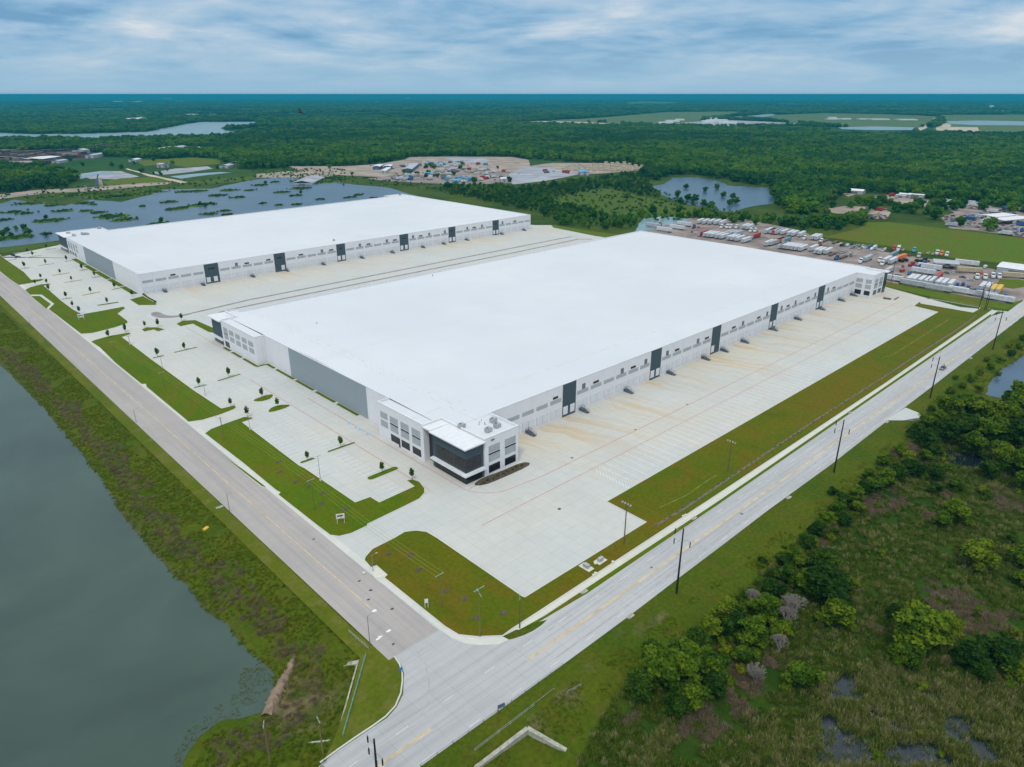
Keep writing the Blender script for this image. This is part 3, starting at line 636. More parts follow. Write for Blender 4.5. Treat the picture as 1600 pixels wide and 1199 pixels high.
def isle(a, b, w, f):
    (xa, ya), (xb, yb) = W(f([a, b])); Lh = math.hypot(xb-xa, yb-ya)
    ang = math.atan2(yb-ya, xb-xa); r = w/2; P = []
    for k in range(9): t = -math.pi/2+math.pi*k/8; P.append((xb+math.cos(ang+t)*r, yb+math.sin(ang+t)*r))
    for k in range(9): t = math.pi/2+math.pi*k/8; P.append((xa+math.cos(ang+t)*r, ya+math.sin(ang+t)*r))
    lawn(None, 'planting_island', 'lawn', P)
lawn(fB([(232, 202), (280, 182), (380, 182), (450, 200), (380, 220), (340, 204), (260, 222)]), 'planting_island')
lawn(fB([(542, 152), (600, 122), (720, 117), (885, 190), (893, 238), (830, 225), (690, 152), (580, 175)]), 'planting_island')
for a, b in (((345, 455), (425, 437)), ((535, 405), (720, 362)), ((715, 718), (805, 698)), ((925, 658), (1110, 602))): isle(a, b, 1.7, fB)
for p in ([(1205, 838), (1330, 790), (1405, 775), (1418, 795), (1380, 828), (1290, 850)], [(1355, 935), (1385, 900), (1440, 878), (1540, 868), (1575, 880), (1500, 915), (1385, 945)]): lawn(smooth_closed(fB(p), 1), 'planting_island')
isle((490, 655), (580, 625), 1.9, fC); isle((715, 565), (920, 493), 1.7, fC); isle((1065, 785), (1260, 707), 3., fC)
for a, b, w in (((245, 120), (370, 100), 1.6), ((280, 150), (425, 130), 1.6), ((90, 182), (165, 172), 1.6), ((410, 235), (555, 215), 1.6), ((215, 268), (295, 260), 1.6), ((555, 338), (720, 312), 1.6), ((680, 195), (755, 182), 1.6), ((835, 288), (915, 274), 1.6),
                ((680, 413), (850, 385), 1.6), ((960, 362), (1048, 350), 1.6), ((865, 545), (1040, 510), 1.6), ((1170, 485), (1260, 468), 1.6), ((1035, 648), (1215, 620), 3.), ((650, 585), (740, 573), 1.6), ((485, 70), (575, 58), 1.6), ((150, 105), (230, 97), 1.6)): isle(a, b, w, fA)
for y0, y1 in ((494, 520), (522, 548), (550, 580), (582, 608), (610, 640)): struct('planting_strip', [(129.0, y0), (132.6, y0), (132.6, y1), (129.0, y1)], .06, 'lawn', -.1)
for x0, x1, y0, y1 in ((133.3, 134.7, 232, 248), (133.3, 134.7, 250, 266), (133.3, 134.7, 268, 284), (133.3, 134.7, 286, 303), (133.3, 134.7, 305, 313), (128.7, 133.3, 312.2, 313.6), (128.4, 129.8, 313.6, 328), (128.4, 129.8, 330, 341), (128.4, 129.8, 343, 351)):
    struct('planting_strip', [(x0, y0), (x1, y0), (x1, y1), (x0, y1)], .06, 'lawn', -.1)
struct('planting_bed', smooth_closed([(131.5, 158.2), (134, 155.5), (142, 154.8), (154, 154.6), (156.5, 156.0), (154.5, 158.3), (145, 158.6), (137, 159.6)], 1), .08, 'mulch', -.1)
struct('planting_bed', W(fH([(0, 133), (70, 145), (65, 158), (0, 150)])), .08, 'mulch', -.1)
struct('planting_bed', W(fH([(85, 155), (125, 133), (138, 133), (105, 157)])), .08, 'mulch', -.1)
struct('verge', W([(860, 351), (935, 363), (1010, 372), (1020, 382), (930, 369), (865, 356)]), .05, 'field_grass', -.1)
struct('verge', W([(1370, 438), (1470, 456), (1570, 474), (1600, 470), (1575, 484), (1500, 474), (1380, 447)]), .05, 'field_grass', -.1)
struct('verge', W([(-120, 395), (0, 387), (93, 378), (94, 382), (0, 396), (-120, 402)]), .05, 'marsh_field', -.1)
struct('verge', W([(600, 985), (625, 1046), (634, 1075), (629, 1100), (600, 1127), (505, 1190), (520, 1160), (548, 1085), (562, 1030), (580, 1010)]), .003, 'mown_verge')
struct('truck_yard_ground', W([(985, 366), (1005, 352), (1030, 346), (1080, 341), (1160, 342), (1240, 358), (1300, 378), (1395, 396), (1500, 412), (1590, 427), (1660, 434), (1660, 470), (1600, 468), (1572, 478), (1500, 465), (1380, 440), (1200, 420), (1000, 395)]), .002, 'gravel_yard')
struct('grass_plot', W(fR3([(1280, 480), (1330, 410), (1540, 415), (1620, 430), (1600, 500), (1480, 520), (1350, 500)])), .06, 'field_grass', -.1)

# ---------------------------------------------------------------- warehouses
def fx(par, name, mat, x0, x1, z0, z1, Y, t=.06):      # panel on a wall facing -Y
    return MB().box(x0, x1, Y-t, Y+.02, z0, z1).build(name, mat, par)
def fy(par, name, mat, y0, y1, z0, z1, X, t=.06):      # panel on a wall facing -X
    return MB().box(X-t, X+.02, y0, y1, z0, z1).build(name, mat, par)
def dock_door(par, x, w, Y, z0=1.25, z1=4.4, frame='door_frame_grey'):
    m = MB(); m.cur = 0; m.box(x-.12, x+w+.12, Y-.10, Y+.02, z0-.1, z1+.12); m.cur = 1
    for k in range(4): hz = (z1-z0)/4; m.box(x, x+w, Y-.14, Y-.10, z0+k*hz+.03, z0+(k+1)*hz-.03)
    return m.build('dock_door', [frame, 'door_white'], par)
def stair(par, x, Y):
    m = MB()
    m.box(x, x+1.6, Y-1.6, Y, 1.05, 1.2)
    for k in range(7): m.box(x+.05, x+1.55, Y-1.6-(k+1)*.42, Y-1.6-k*.42, 1.05-(k+1)*.15, 1.2-(k+1)*.15)
    o = m.build('dock_stair', 'stair_steel', par); m = MB()
    for xx in (x, x+1.6):
        m.tube([(xx, Y, 2.2), (xx, Y-1.6, 2.2), (xx, Y-4.5, 1.1)], .05, 5); m.tube([(xx, Y, 1.7), (xx, Y-1.6, 1.7), (xx, Y-4.5, .6)], .04, 4)
        for yy, zt in ((Y-.1, 2.2), (Y-1.6, 2.2), (Y-3., 1.65), (Y-4.5, 1.1)): m.tube([(xx, yy, 0), (xx, yy, zt)], .05, 5)
        m.quad((xx, Y, .1), (xx, Y-1.6, .1), (xx, Y-1.6, 1.2), (xx, Y, 1.2)); m.quad((xx, Y-1.6, 0), (xx, Y-4.5, 0), (xx, Y-4.5, .12), (xx, Y-1.6, 1.2))
    m.build('stair_rail', 'stair_steel', o)
    return o
def facade(par, Y, segs, seg_x, dark, zt):
    i = 0
    for (xa, xb), pats in zip(seg_x, segs):
        n = len(pats); p = (xb-xa)/n
        for k, pt in enumerate(pats):
            x = xa+k*p+.75; w = p-1.5
            fx(par, 'wall_panel', 'panel_grey', x, x+w, 7.3, 8.95, Y, .07)
            if pt == 'b': fx(par, 'window', 'dark_glass', x+1.5, x+w-1.8, 9.35, 10.35, Y, .09)
            if pt == 'v': fx(par, 'louvre', 'vent_grey', x+w*.42, x+w*.42+2.0, 9.0, 11.3, Y, .09)
            for q in (x+.2, x+w/2+.45): dock_door(par, q, 2.7, Y)
    for (xa, xb), nd in dark:
        d = MB().box(xa, xb, Y-.12, Y+.02, 0, zt).build('dark_wall_panel', 'slate_wall', par)
        for q in nd: dock_door(d, xa+q, 2.4, Y-.12, 1.1, 4.3, 'door_white')
        fx(d, 'window', 'dark_glass', xa+2.4, xb-2.6, 9.6, 10.5, Y-.12, .05) if zt < 14 else None
def shell(par, poly, h, name='wall', mat='white_tilt_wall', t=.35, roofdrop=.55):
    m = MB(); P = poly; I = inset(P, t)
    n = len(P); b = 0
    a = sum(P[i][0]*P[(i+1) % n][1]-P[(i+1) % n][0]*P[i][1] for i in range(n))
    if a < 0: P = P[::-1]
    m.v += [(x, y, -.3) for x, y in P]+[(x, y, h) for x, y in P]+[(x, y, h) for x, y in I]+[(x, y, h-roofdrop-.5) for x, y in I]
    m.add([(i, (i+1) % n, n+(i+1) % n, n+i) for i in range(n)]); m.add([(n+i, n+(i+1) % n, 2*n+(i+1) % n, 2*n+i) for i in range(n)]); m.add([(2*n+i, 2*n+(i+1) % n, 3*n+(i+1) % n, 3*n+i) for i in range(n)])
    o = m.build(name, mat, par)
    cap = MB(); Q = inset(P, -.06); I2 = inset(P, t+.06)
    cap.v += [(x, y, h-.22) for x, y in Q]+[(x, y, h+.06) for x, y in Q]+[(x, y, h+.06) for x, y in I2]
    cap.add([(i, (i+1) % n, n+(i+1) % n, n+i) for i in range(n)]); cap.add([(n+i, n+(i+1) % n, 2*n+(i+1) % n, 2*n+i) for i in range(n)])
    cap.build('parapet_cap', 'trim_white', par)
    return o
def rooftop(par, x0, x1, y0, y1, h, rise, extra=()):
    ym = (y0+y1)/2; m = MB()
    m.v += [(x0, y0, h), (x1, y0, h), (x1, ym, h+rise), (x0, ym, h+rise), (x1, y1, h), (x0, y1, h)]
    m.add([(0, 1, 2, 3), (3, 2, 4, 5)])
    for P, z in extra: m.sheet(P, z)
    global ROOF; ROOF = m.build('roof', 'white_roof', par); return ROOF
def hvac(par, x, y, z, s=1.):
    m = MB(); m.box(x-1.1*s, x+1.1*s, y-.8*s, y+.8*s, z+.25, z+1.35*s+.25); m.box(x-.9*s, x+.9*s, y-.6*s, y+.6*s, z, z+.26)
    m.cur = 1; m.tube([(x-.45*s, y, z+1.35*s+.25), (x-.45*s, y, z+1.35*s+.5)], .38*s, 10); m.box(x+1.1*s, x+1.5*s, y-.5*s, y+.4*s, z+.4, z+1.1*s)
    return m.build('rooftop_unit', ['galvanised', 'vent_grey'], par)
def wincol(par, face, a, b, at, kind, z=0.):
    f = fx if face == 'y' else fy
    f(par, 'wall_panel', 'panel_grey', a, b, 8.5, 11.0, at); f(par, 'wall_panel', 'panel_grey', a, b, 5.0, 7.6 if kind != 'g' else 7.6, at)
    if kind != 'g':
        f(par, 'window', 'dark_glass', a, b, 7.68, 8.2, at, .08)
        f(par, 'window', 'dark_glass', a, b, .9, 3.7, at, .08)
B1 = empty('warehouse', (135, 174, 0), 0, 'large white warehouse nearest the camera with dark glass corner lobby', 'warehouse')
class Off:      # children built in world coordinates under an empty at the base
    pass
def settle(par):
    for ch in par.children:
        ch.location = (-par.location.x, -par.location.y, -par.location.z)
H1 = 14.3
body1 = [(135, 174), (153.7, 174), (153.7, 159.3), (130, 159.3), (130, 210.3), (135, 210.3), (135, 313.7), (130, 313.7), (130, 366), (153.7, 366), (153.7, 353), (490, 358), (490, 172), (491, 160.5), (468.5, 160.5), (468.5, 174)]
body1 = [(138.2, 159.3), (153.7, 159.3), (153.7, 174), (468.5, 174), (468.5, 162.8), (485.8, 162.8), (485.8, 174), (490, 174), (490, 361), (144, 361), (144, 366.5), (138.2, 366.5), (138.2, 352.5), (130, 352.5), (130, 313.7), (135, 313.7), (135, 210.3), (130, 210.3), (130, 182.2), (138.2, 182.2)]
shell(B1, body1, H1)
rooftop(B1, 135.3, 489.7, 174.3, 360.7, 13.6, 1.0, [([(138.4, 159.6), (153.4, 159.6), (153.4, 174.35), (138.4, 174.35)], 13.55), ([(130.3, 182.5), (135.4, 182.5), (135.4, 210), (130.3, 210)], 13.55), ([(130.3, 314), (135.4, 314), (135.4, 352.4), (130.3, 352.4)], 13.55), ([(468.8, 163.1), (485.5, 163.1), (485.5, 174.4), (468.8, 174.4)], 13.6), ([(138.5, 352), (144, 352), (143.8, 366.2), (138.5, 366.2)], 13.55)])
ROOF1 = ROOF
facade(B1, 174, ['bnnnb'[0:5], 'vbnvbv', 'vbnvb', 'nbvnbv', 'vbvnbv', 'vbnnn'], [(153.9, 192.), (200.1, 250), (258., 299.8), (307.9, 358.3), (366., 415.3), (424., 468.)],
       [((192.2, 200), (.5, 4.6)), ((250.1, 257.9), (.5, 4.6)), ((300, 307.8), (.5,)), ((358.4, 365.9), (.5, 4.6)), ((415.4, 423.8), (.6, 5.))], H1-.25)
for x in (171.5, 202.3, 231.5, 263, 292, 309, 329, 359.5, 388, 418, 446, 464): stair(B1, x, 174)
fy(B1, 'grey_wall_panel', 'grey_tilt_wall', 226, 290, 0, H1-.25, 135, .08)
for y in (203.8, 196.7, 189.7): pass
for (a, b), k in (((204.2, 208.8), 'g'), ((197.6, 202.6), 'b'), ((190.9, 195.9), 'b'), ((184.1, 189.1), 'b')): wincol(B1, 'x', a, b, 130, k)
fy(B1, 'lobby_door', 'dark_glass', 196.8, 197.7, 0, 3.6, 130, .09)
for (a, b), k in (((139.9, 145), 'b'), ((147.3, 152.4), 'b')): wincol(B1, 'y', a, b, 159.3, k)
for (a, b), k in (((316, 321.3), 'g'), ((323.5, 328.7), 'g'), ((330.8, 336), 'g'), ((338.2, 343.4), 'g'), ((345.3, 350.3), 'b')): wincol(B1, 'x', a, b, 130, k)
def lobby(par, x0, x1, y0, y1, vis, tall=13.2, canopy=True):
    "dark glass corner block with a white flat roof and a white canopy"
    lw = MB().box(x0, x1, y0, y1, -.2, tall-.02).build('lobby_wall', 'slate_wall', par); top_ = par; par = lw
    m = MB(); e = .05
    m.box(x0+1.2, x1-.9, y0-e, y0+.02, 4.6, 9.2); m.box(x0-e, x0+.02, y0+1e-3, y1-1.6, 4.6, 9.2); m.box(x0-e, x0+1.2, y0-e, y0, 4.6, 9.2)
    m.build('lobby_glass', 'dark_glass', par)
    m = MB(); m.box(x0-.06, x1-.9, y0-.06, y0+.02, 0, 3.3); m.box(x0-.06, x0+.02, y0+.03, y1-1.2, 0, 3.3); m.build('entrance_glass', 'dark_glass', par)
    fr = MB()
    for q in np.arange(y0+1.8, y1-1.6, 1.8): fr.box(x0-.1, x0-.05, q-.03, q+.03, 4.6, 9.2); fr.box(x0-.1, x0-.06, q-.03, q+.03, 0, 3.3)
    for q in np.arange(x0+1.5, x1-.9, 1.6): fr.box(q-.03, q+.03, y0-.1, y0-.05, 4.6, 9.2); fr.box(q-.03, q+.03, y0-.1, y0-.06, 0, 3.3)
    fr.box(x0-.1, x0-.05, y0, y1-1.6, 6.85, 6.93); fr.box(x0+1.2, x1-.9, y0-.1, y0-.05, 6.85, 6.93)
    fr.build('glazing_bar', 'chassis', par)
    if canopy: m = MB(); m.box(x0-1.5, x0, y0-1.5, y1-.2, 3.45, 4.05); m.box(x0, x1-.1, y0-1.5, y0, 3.45, 4.05); m.build('canopy', 'trim_white', par)
    m = MB(); m.box(x0-1.3, x1-.05, y0-1.3, y1+(.1), tall, tall+.45); m.build('lobby_roof', 'trim_white', top_)
lobby(B1, 130.4, 138.1, 159.9, 177.6, None)
MB().box(132.3, 138.1, 177.7, 182.1, -.2, 13.1).build('recessed_entry', 'dark_glass', B1)
MB().box(129.6, 138.15, 177.9, 183.2, 13.3, 13.75).build('entry_roof', 'trim_white', B1)
m = MB(); m.cur = 0; m.box(130.3, 138.15, 352.7, 365.5, 3.9, 13.); m.cur = 1; m.box(130.5, 138.1, 352.9, 365.3, -.2, 2.9); m.build('lobby_wall', ['slate_wall', 'dark_glass'], B1)
MB().box(129.2, 138.1, 352.6, 366.4, 2.9, 3.85).build('canopy', 'trim_white', B1); MB().box(129, 138.1, 352.6, 367.2, 13.02, 13.6).build('lobby_roof', 'trim_white', B1)
for (a, b) in ((471, 474.5), (476.6, 480)): pass
for (a, b) in ((163.7, 167.3), (169.2, 173.2)):
    fy(B1, 'wall_panel', 'panel_grey', a, b, 8.5, 11, 468.5); fy(B1, 'wall_panel', 'panel_grey', a, b, 5, 7.6, 468.5); fy(B1, 'window', 'dark_glass', a, b, .9, 3.7, 468.5, .08)
fx(B1, 'wall_panel', 'panel_grey', 471.5, 476.5, 8.5, 11, 162.8); fx(B1, 'wall_panel', 'panel_grey', 471.5, 476.5, 5, 7.2, 162.8); fx(B1, 'window', 'dark_glass', 471.5, 476.5, 7.4, 8, 162.8, .08); fx(B1, 'window', 'dark_glass', 471.5, 476.5, .9, 3.7, 162.8, .08)
fx(B1, 'wall_panel', 'panel_grey', 479, 484, 8.5, 11, 162.8); fx(B1, 'wall_panel', 'panel_grey', 479, 484, 5, 7.2, 162.8); fx(B1, 'window', 'dark_glass', 479, 484, 7.4, 8, 162.8, .08); fx(B1, 'window', 'dark_glass', 479, 484, .9, 3.7, 162.8, .08)
MB().box(485.9, 489.9, 162.4, 173.9, -.2, 13.2).build('lobby_wall', 'slate_wall', B1); MB().box(485.9, 491, 161.5, 173.95, 13.25, 13.8).build('lobby_roof', 'trim_white', B1)
fx(B1, 'entrance_glass', 'dark_glass', 486.3, 489.5, 0, 3.5, 162.4, .06); fx(B1, 'lobby_glass', 'dark_glass', 486.3, 489.5, 4.6, 9.2, 162.4, .06)
for x, y in ((139.2, 172.5), (143.8, 163.8), (148.3, 164.3), (150.2, 168.4)): hvac(ROOF1, x, y, 13.56)
m = MB()
for x, y in ((145, 170), (146.2, 171), (146.5, 168.5), (149, 166.6), (147.3, 169.6), (147.9, 172)): m.tube([(x, y, 13.5), (x, y, 14.2)], .16, 6)
m.build('vent_pipe', 'galvanised', ROOF1)
m = MB()
for k in range(4): m.box(141.+k*.42, 141.3+k*.42, 159.20, 159.28, 12.6, 13.2)
m.build('house_number', 'vent_grey', B1)
for q in ((382/1., 505), (478, 527)): pass
for px in ((495, 505), (676, 430), (1168, 386)):
    X, Y = G(*px, 14.3); MB().tube([(X, Y, 13.7), (X, Y, 14.6)], .25, 6).build('roof_drain_post', 'vent_grey', ROOF1)
settle(B1)

B2 = empty('warehouse', (133.5, 488, 0), 0, 'white warehouse farther back, in front of the marsh lake', 'warehouse')
H2 = 13.6
body2 = [(133.5, 488), (485, 488), (485, 672), (492, 672), (492, 698), (455, 698), (455, 688), (168, 675), (168, 694), (144, 694), (144, 662), (133.5, 662), (133.5, 660)]
body2 = [(133.5, 488), (486, 488), (486, 700), (462, 700), (462, 690), (168, 676), (168, 694), (141, 694), (141, 663.5), (133.5, 663.5)]
shell(B2, body2, H2)
m = MB(); ym = 584
m.v += [(133.8, 488.3, 12.95), (485.7, 488.3, 12.95), (485.7, ym, 13.8), (133.8, ym, 13.8), (485.7, 690, 12.95), (461.8, 689.7, 12.95), (168, 675.8, 12.95), (133.8, 675.8, 12.95)]
m.add([(0, 1, 2, 3), (3, 2, 4, 5, 6, 7)]); m.sheet([(141.3, 663.8), (167.7, 663.8), (167.7, 693.7), (141.3, 693.7)], 13.0); m.sheet([(462.3, 689), (485.7, 689), (485.7, 699.7), (462.3, 699.7)], 13.0); ROOF2 = m.build('roof', 'white_roof', B2)
MB().box(133.6, 140.9, 663.7, 690.5, -.2, 13.0).build('lobby_wall', 'slate_wall', B2); MB().box(132.2, 140.9, 663.7, 692, 13.05, 13.5).build('lobby_roof', 'trim_white', B2)
MB().box(132.3, 133.5, 666, 690, 3.2, 3.8).build('canopy', 'trim_white', B2)
fy(B2, 'entrance_glass', 'dark_glass', 665, 689, 0, 3.1, 133.6, .05)
facade(B2, 488, ['nnbnn', 'nvbnb', 'nbnvb', 'nvbnvb', 'vbvnv', 'nvbvn', 'vnbnn'], [(134, 174.5), (184.6, 224.8), (233.8, 275.8), (283.8, 334.4), (343.5, 385.6), (393.7, 436.9), (445, 485.6)],
       [((174.7, 184.4), (.7, 5.6)), ((225, 233.6), (5.0,)), ((276, 283.6), (.5, 4.4)), ((334.6, 343.3), (.6, 5.)), ((385.8, 393.5), (.6, 4.6)), ((437.1, 444.8), (.6, 4.6))], H2-.25)
fy(B2, 'grey_wall_panel', 'grey_tilt_wall', 543, 615, 0, H2-.25, 133.5, .08)
for i, y in enumerate((634, 641.5, 649, 656)): wincol(B2, 'x', y, y+4.6, 133.5, 'g' if i == 0 else 'b')
for x in (146, 171, 206, 232, 262, 296, 325, 356, 378, 404, 446, 475): stair(B2, x, 488)
for px in ((135.5, 365.7), (129, 365.5), (115, 368), (617, 301), (620, 300)): 
    X, Y = G(*px, 13.8)
    if 134 < X < 480 and 490 < Y < 698: hvac(ROOF2, X, Y, 13.0, 1.1)
for x, y in ((139, 680), (147, 668), (165, 690), (480, 694)): hvac(ROOF2, x, y, 13.05, 1.1)
X, Y = 283, 503; MB().box(X-.6, X+.6, Y-.6, Y+.6, 12.9, 14.6).build('rooftop_unit', 'paint_tan', ROOF2)
settle(B2)

# ---------------------------------------------------------------- foliage meshes
def leafmesh(name, blobs, n, size, mats, seed, trunk=None, flat=.0, up=.0):
    "crown = many small leaf-cluster faces in a set of uneven blobs (x, y, z, rx, ry, rz)"
    r = np.random.default_rng(seed); V = []; F = []; T = []; tot = sum(b[3]*b[4]*b[5] for b in blobs)
    for (bx, by, bz, rx, ry, rz) in blobs:
        k = max(3, int(n*rx*ry*rz/tot)); d = r.normal(size=(k, 3)); d /= np.linalg.norm(d, axis=1)[:, None]
        rad = r.random(k)**.38; lump = 1+.22*np.sin(d[:, 0]*5+bx)*np.cos(d[:, 1]*4+by)
        c = np.c_[bx+d[:, 0]*rx*rad*lump, by+d[:, 1]*ry*rad*lump, bz+d[:, 2]*rz*rad*lump]
        nrm = d*.9+r.normal(size=(k, 3))*.75+np.array((0, 0, up)); nrm /= np.linalg.norm(nrm, axis=1)[:, None]
        a = np.cross(nrm, r.normal(size=(k, 3))); a /= np.linalg.norm(a, axis=1)[:, None]; b2 = np.cross(nrm, a)
        s = size*(.5+r.random(k))[:, None]; t = r.random()
        base = len(V)*0+sum(len(v) for v in V)
        q = np.stack([c-a*s-b2*s*.6, c+a*s*.7-b2*s*.9, c+a*s+b2*s*.7, c-a*s*.6+b2*s], 1).reshape(-1, 3); V.append(q)
        F.append(np.arange(base, base+4*k).reshape(-1, 4)); T.append(np.clip(t+.35*(r.random(k)-.5), 0, 1))
    V = np.concatenate(V); F = np.concatenate(F); T = np.concatenate(T)
    V[:, 2] = np.maximum(V[:, 2], .02)
    me = bpy.data.meshes.new(name); me.from_pydata(V.tolist(), [], F.tolist()); at = me.attributes.new('tint', 'FLOAT', 'FACE'); at.data.foreach_set('value', T.astype(np.float32)); me.materials.append(M[mats]); return me
def crown_blobs(seed, R_, H_, base, k):
    r = random.Random(seed); out = [(0, 0, base+(H_-base)*.5, R_*.55, R_*.55, (H_-base)*.45)]
    for i in range(k):
        a = r.uniform(0, 6.28); q = r.uniform(.35, .8)*R_; z = base+(H_-base)*r.uniform(.2, .85); s = R_*r.uniform(.26, .42)
        q *= math.sqrt(max(.15, 1-((z-base)/(H_-base)-.4)**2*1.8)); out.append((math.cos(a)*q, math.sin(a)*q, z, s, s*r.uniform(.8, 1.2), s*r.uniform(.6, .9)))
    return out
def trunk_mb(h, r0, seed, limbs=5, spread=1.6):
    m = MB(); rr = random.Random(seed); lean = (rr.uniform(-.3, .3), rr.uniform(-.3, .3))
    m.tube([(0, 0, -.3), (lean[0]*.5, lean[1]*.5, h*.5), (lean[0], lean[1], h)], [r0, r0*.75, r0*.3], 7)
    for i in range(limbs):
        a = rr.uniform(0, 6.28); z = h*rr.uniform(.35, .75); L_ = spread*rr.uniform(.6, 1.2)
        m.tube([(lean[0]*z/h, lean[1]*z/h, z), (math.cos(a)*L_*.5, math.sin(a)*L_*.5, z+L_*.5), (math.cos(a)*L_, math.sin(a)*L_, z+L_*1.1)], [r0*.45, r0*.3, r0*.1], 5)
    return m
def proto(name, crown_me, trunk):
    e = bpy.data.objects.new(name, None); c = bpy.data.objects.new('crown', crown_me); c.parent = e; kids = [c]
    if trunk: t = bpy.data.objects.new('trunk', trunk); t.parent = e; kids.append(t)
    return (e, kids)
def place(pr, x, y, z, s, rz, sz=None):
    e = pr[0].copy(); C.objects.link(e); e.location = (x, y, z); e.rotation_euler = (0, 0, rz); e.scale = (s, s, sz or s)
    for k in pr[1]: c = k.copy(); C.objects.link(c); c.parent = e
    return e
TREES = []      # crown radius 1, unit-ish trees scaled up: built at real size R=4, H=9
for i in range(5):
    R_ = 4.; H_ = 8.5+i*.5
    TREES.append(proto('tree', leafmesh('tree_crown', crown_blobs(i, R_, H_, 1.6, 15+i*2), 5200, .24, 'leaf_dark' if i in (1, 3) else 'leaf_tree', i), trunk_mb(H_*.75, .28, i).mesh('tree_trunk', 'bark')))
BUSH = [proto('bush', leafmesh('bush_crown', crown_blobs(20+i, 2., 2.6, .1, 7), 1500, .17, 'leaf_tree' if i != 1 else 'leaf_weed', 20+i), trunk_mb(1.2, .09, i, 6, .9).mesh('bush_trunk', 'bark')) for i in range(3)]
YOUNG = [proto('young_tree', leafmesh('young_crown', [(0, 0, 2.5, .75, .75, 1.2), (.2, .1, 3.3, .45, .45, .7), (-.2, .1, 2., .55, .5, .5)], 260, .16, 'leaf_young', 40+i), trunk_mb(3.2, .07, 40+i, 4, .6).mesh('young_trunk', 'bark')) for i in range(2)]
def bare(seed):
    m = MB(); rr = random.Random(seed)
    def br(p, d, L_, r, dep):
        q = (p[0]+d[0]*L_, p[1]+d[1]*L_, p[2]+d[2]*L_); m.tube([p, q], [r, r*.6], 4, False)
        if dep:
            for _ in range(4): nd = np.array(d)+np.array([rr.uniform(-.8, .8), rr.uniform(-.8, .8), rr.uniform(-.2, .5)]); nd /= np.linalg.norm(nd); br(q, nd, L_*.72, r*.6, dep-1)
    for k in range(3): br((0, 0, -.2), np.array((rr.uniform(-.4, .4), rr.uniform(-.4, .4), 1.)), 1.6, .11, 4)
    return m.mesh('bare_branches', 'dead_wood')
BARE = bare(3)

MID = [proto('tree', leafmesh('mid_crown', crown_blobs(80+i, 4.3, 7.5, .2, 12), 1800, .36, 'leaf_forest', 80+i), trunk_mb(6, .2, 80+i).mesh('mid_trunk', 'bark')) for i in range(4)]
# ---------------------------------------------------------------- trees one can tell apart
def treepx(x, y, rpx, place_, kind=None, look=None, sz=1., cat='tree', grp=None, z=0., lib=None):
    "crown centre at photo pixel (x, y), crown radius rpx photo pixels"
    X, Y = G(x, y+rpx*.55, z); D = (np.array((X, Y, z-CAMH))@FW); r = rpx*D/FPX
    lib = lib or TREES; i = kind if kind is not None else random.randrange(len(lib)); base = 4. if lib is TREES else 2.
    s = r/base; o = place(lib[i], X, Y, z, s, random.uniform(0, 6.28), s*sz)
    dark = lib is TREES and i in (1, 3)
    nm = ('dark green' if dark else 'bright green') if lib is TREES else 'low green'
    pool(o, look or f'{nm} bushy {cat}', place_, cat, grp or f'{cat}s {place_}')
    return o
NEAR = [(1040, 1055, 40), (1003, 1078, 26), (1080, 1085, 28), (1072, 1035, 32), (1108, 1042, 28), (1088, 1008, 22), (1115, 1078, 22), (1020, 1030, 24), (1055, 1105, 22),
        (1175, 1000, 28), (1150, 980, 26), (1192, 958, 24), (1132, 962, 22), (1215, 985, 18), (1165, 1028, 20), (1205, 925, 20), (1230, 900, 18), (1110, 985, 18)]
for q in NEAR: treepx(*q, 'in the thicket below the long road', z=-.8, sz=.8)
for q in [(1290, 925, 40), (1302, 962, 28), (1258, 912, 24), (1255, 1060, 30), (1430, 992, 42), (1462, 985, 30), (1412, 1025, 24), (1512, 1032, 26), (1556, 1025, 34), (1530, 1050, 22), (1578, 1050, 20), (1492, 805, 22), (1522, 872, 28), (1590, 870, 22), (1280, 880, 24), (1470, 815, 16), (1398, 960, 14), (1595, 905, 16), (1330, 915, 12), (1400, 1030, 16)]: treepx(*q, 'standing in the marsh at lower right', z=-1.1, sz=.72)
for q in [(1450, 668, 20), (1478, 648, 22), (1505, 640, 24), (1535, 652, 24), (1565, 650, 22), (1592, 640, 24), (1482, 682, 22), (1512, 676, 22), (1546, 682, 26), (1582, 690, 26), (1605, 668, 22), (1562, 716, 22), (1592, 732, 26), (1545, 738, 18), (1445, 692, 17), (1430, 680, 14), (1596, 618, 18), (1574, 632, 16), (1520, 700, 20), (1600, 760, 20), (1455, 706, 12)]: treepx(*q, 'in the dense grove beside the right pond', z=-.8, sz=.8)
for q in [(1460, 742, 15), (1425, 735, 17), (1400, 742, 16), (1385, 752, 16), (1366, 762, 16), (1350, 768, 14), (1335, 775, 14), (1318, 785, 15), (1305, 800, 14), (1340, 795, 12), (1290, 815, 14), (1275, 832, 14), (1260, 850, 14), (1240, 868, 15), (1225, 880, 13), (1445, 715, 12), (1405, 705, 12), (1420, 720, 12), (1378, 722, 11), (1355, 745, 11), (1300, 770, 9), (1460, 765, 12), (1490, 760, 12), (1205, 900, 12), (1190, 880, 9), (1320, 815, 12), (1250, 880, 12)]: treepx(*q, 'along the ditch below the long road', z=-.8, sz=.75)
for q in [(1502, 602, 8), (1518, 592, 8), (1485, 612, 8), (1532, 582, 7), (1548, 573, 7), (1562, 562, 7), (1578, 552, 8), (1592, 541, 8), (1470, 622, 8), (1510, 620, 9), (1530, 608, 8), (1598, 528, 9), (1560, 585, 5), (1492, 590, 6), (1540, 562, 6), (1575, 540, 6), (1455, 640, 9)]: treepx(*q, 'between the long road and the right pond', z=-.4, cat='bush', lib=BUSH)
rr = random.Random(5)
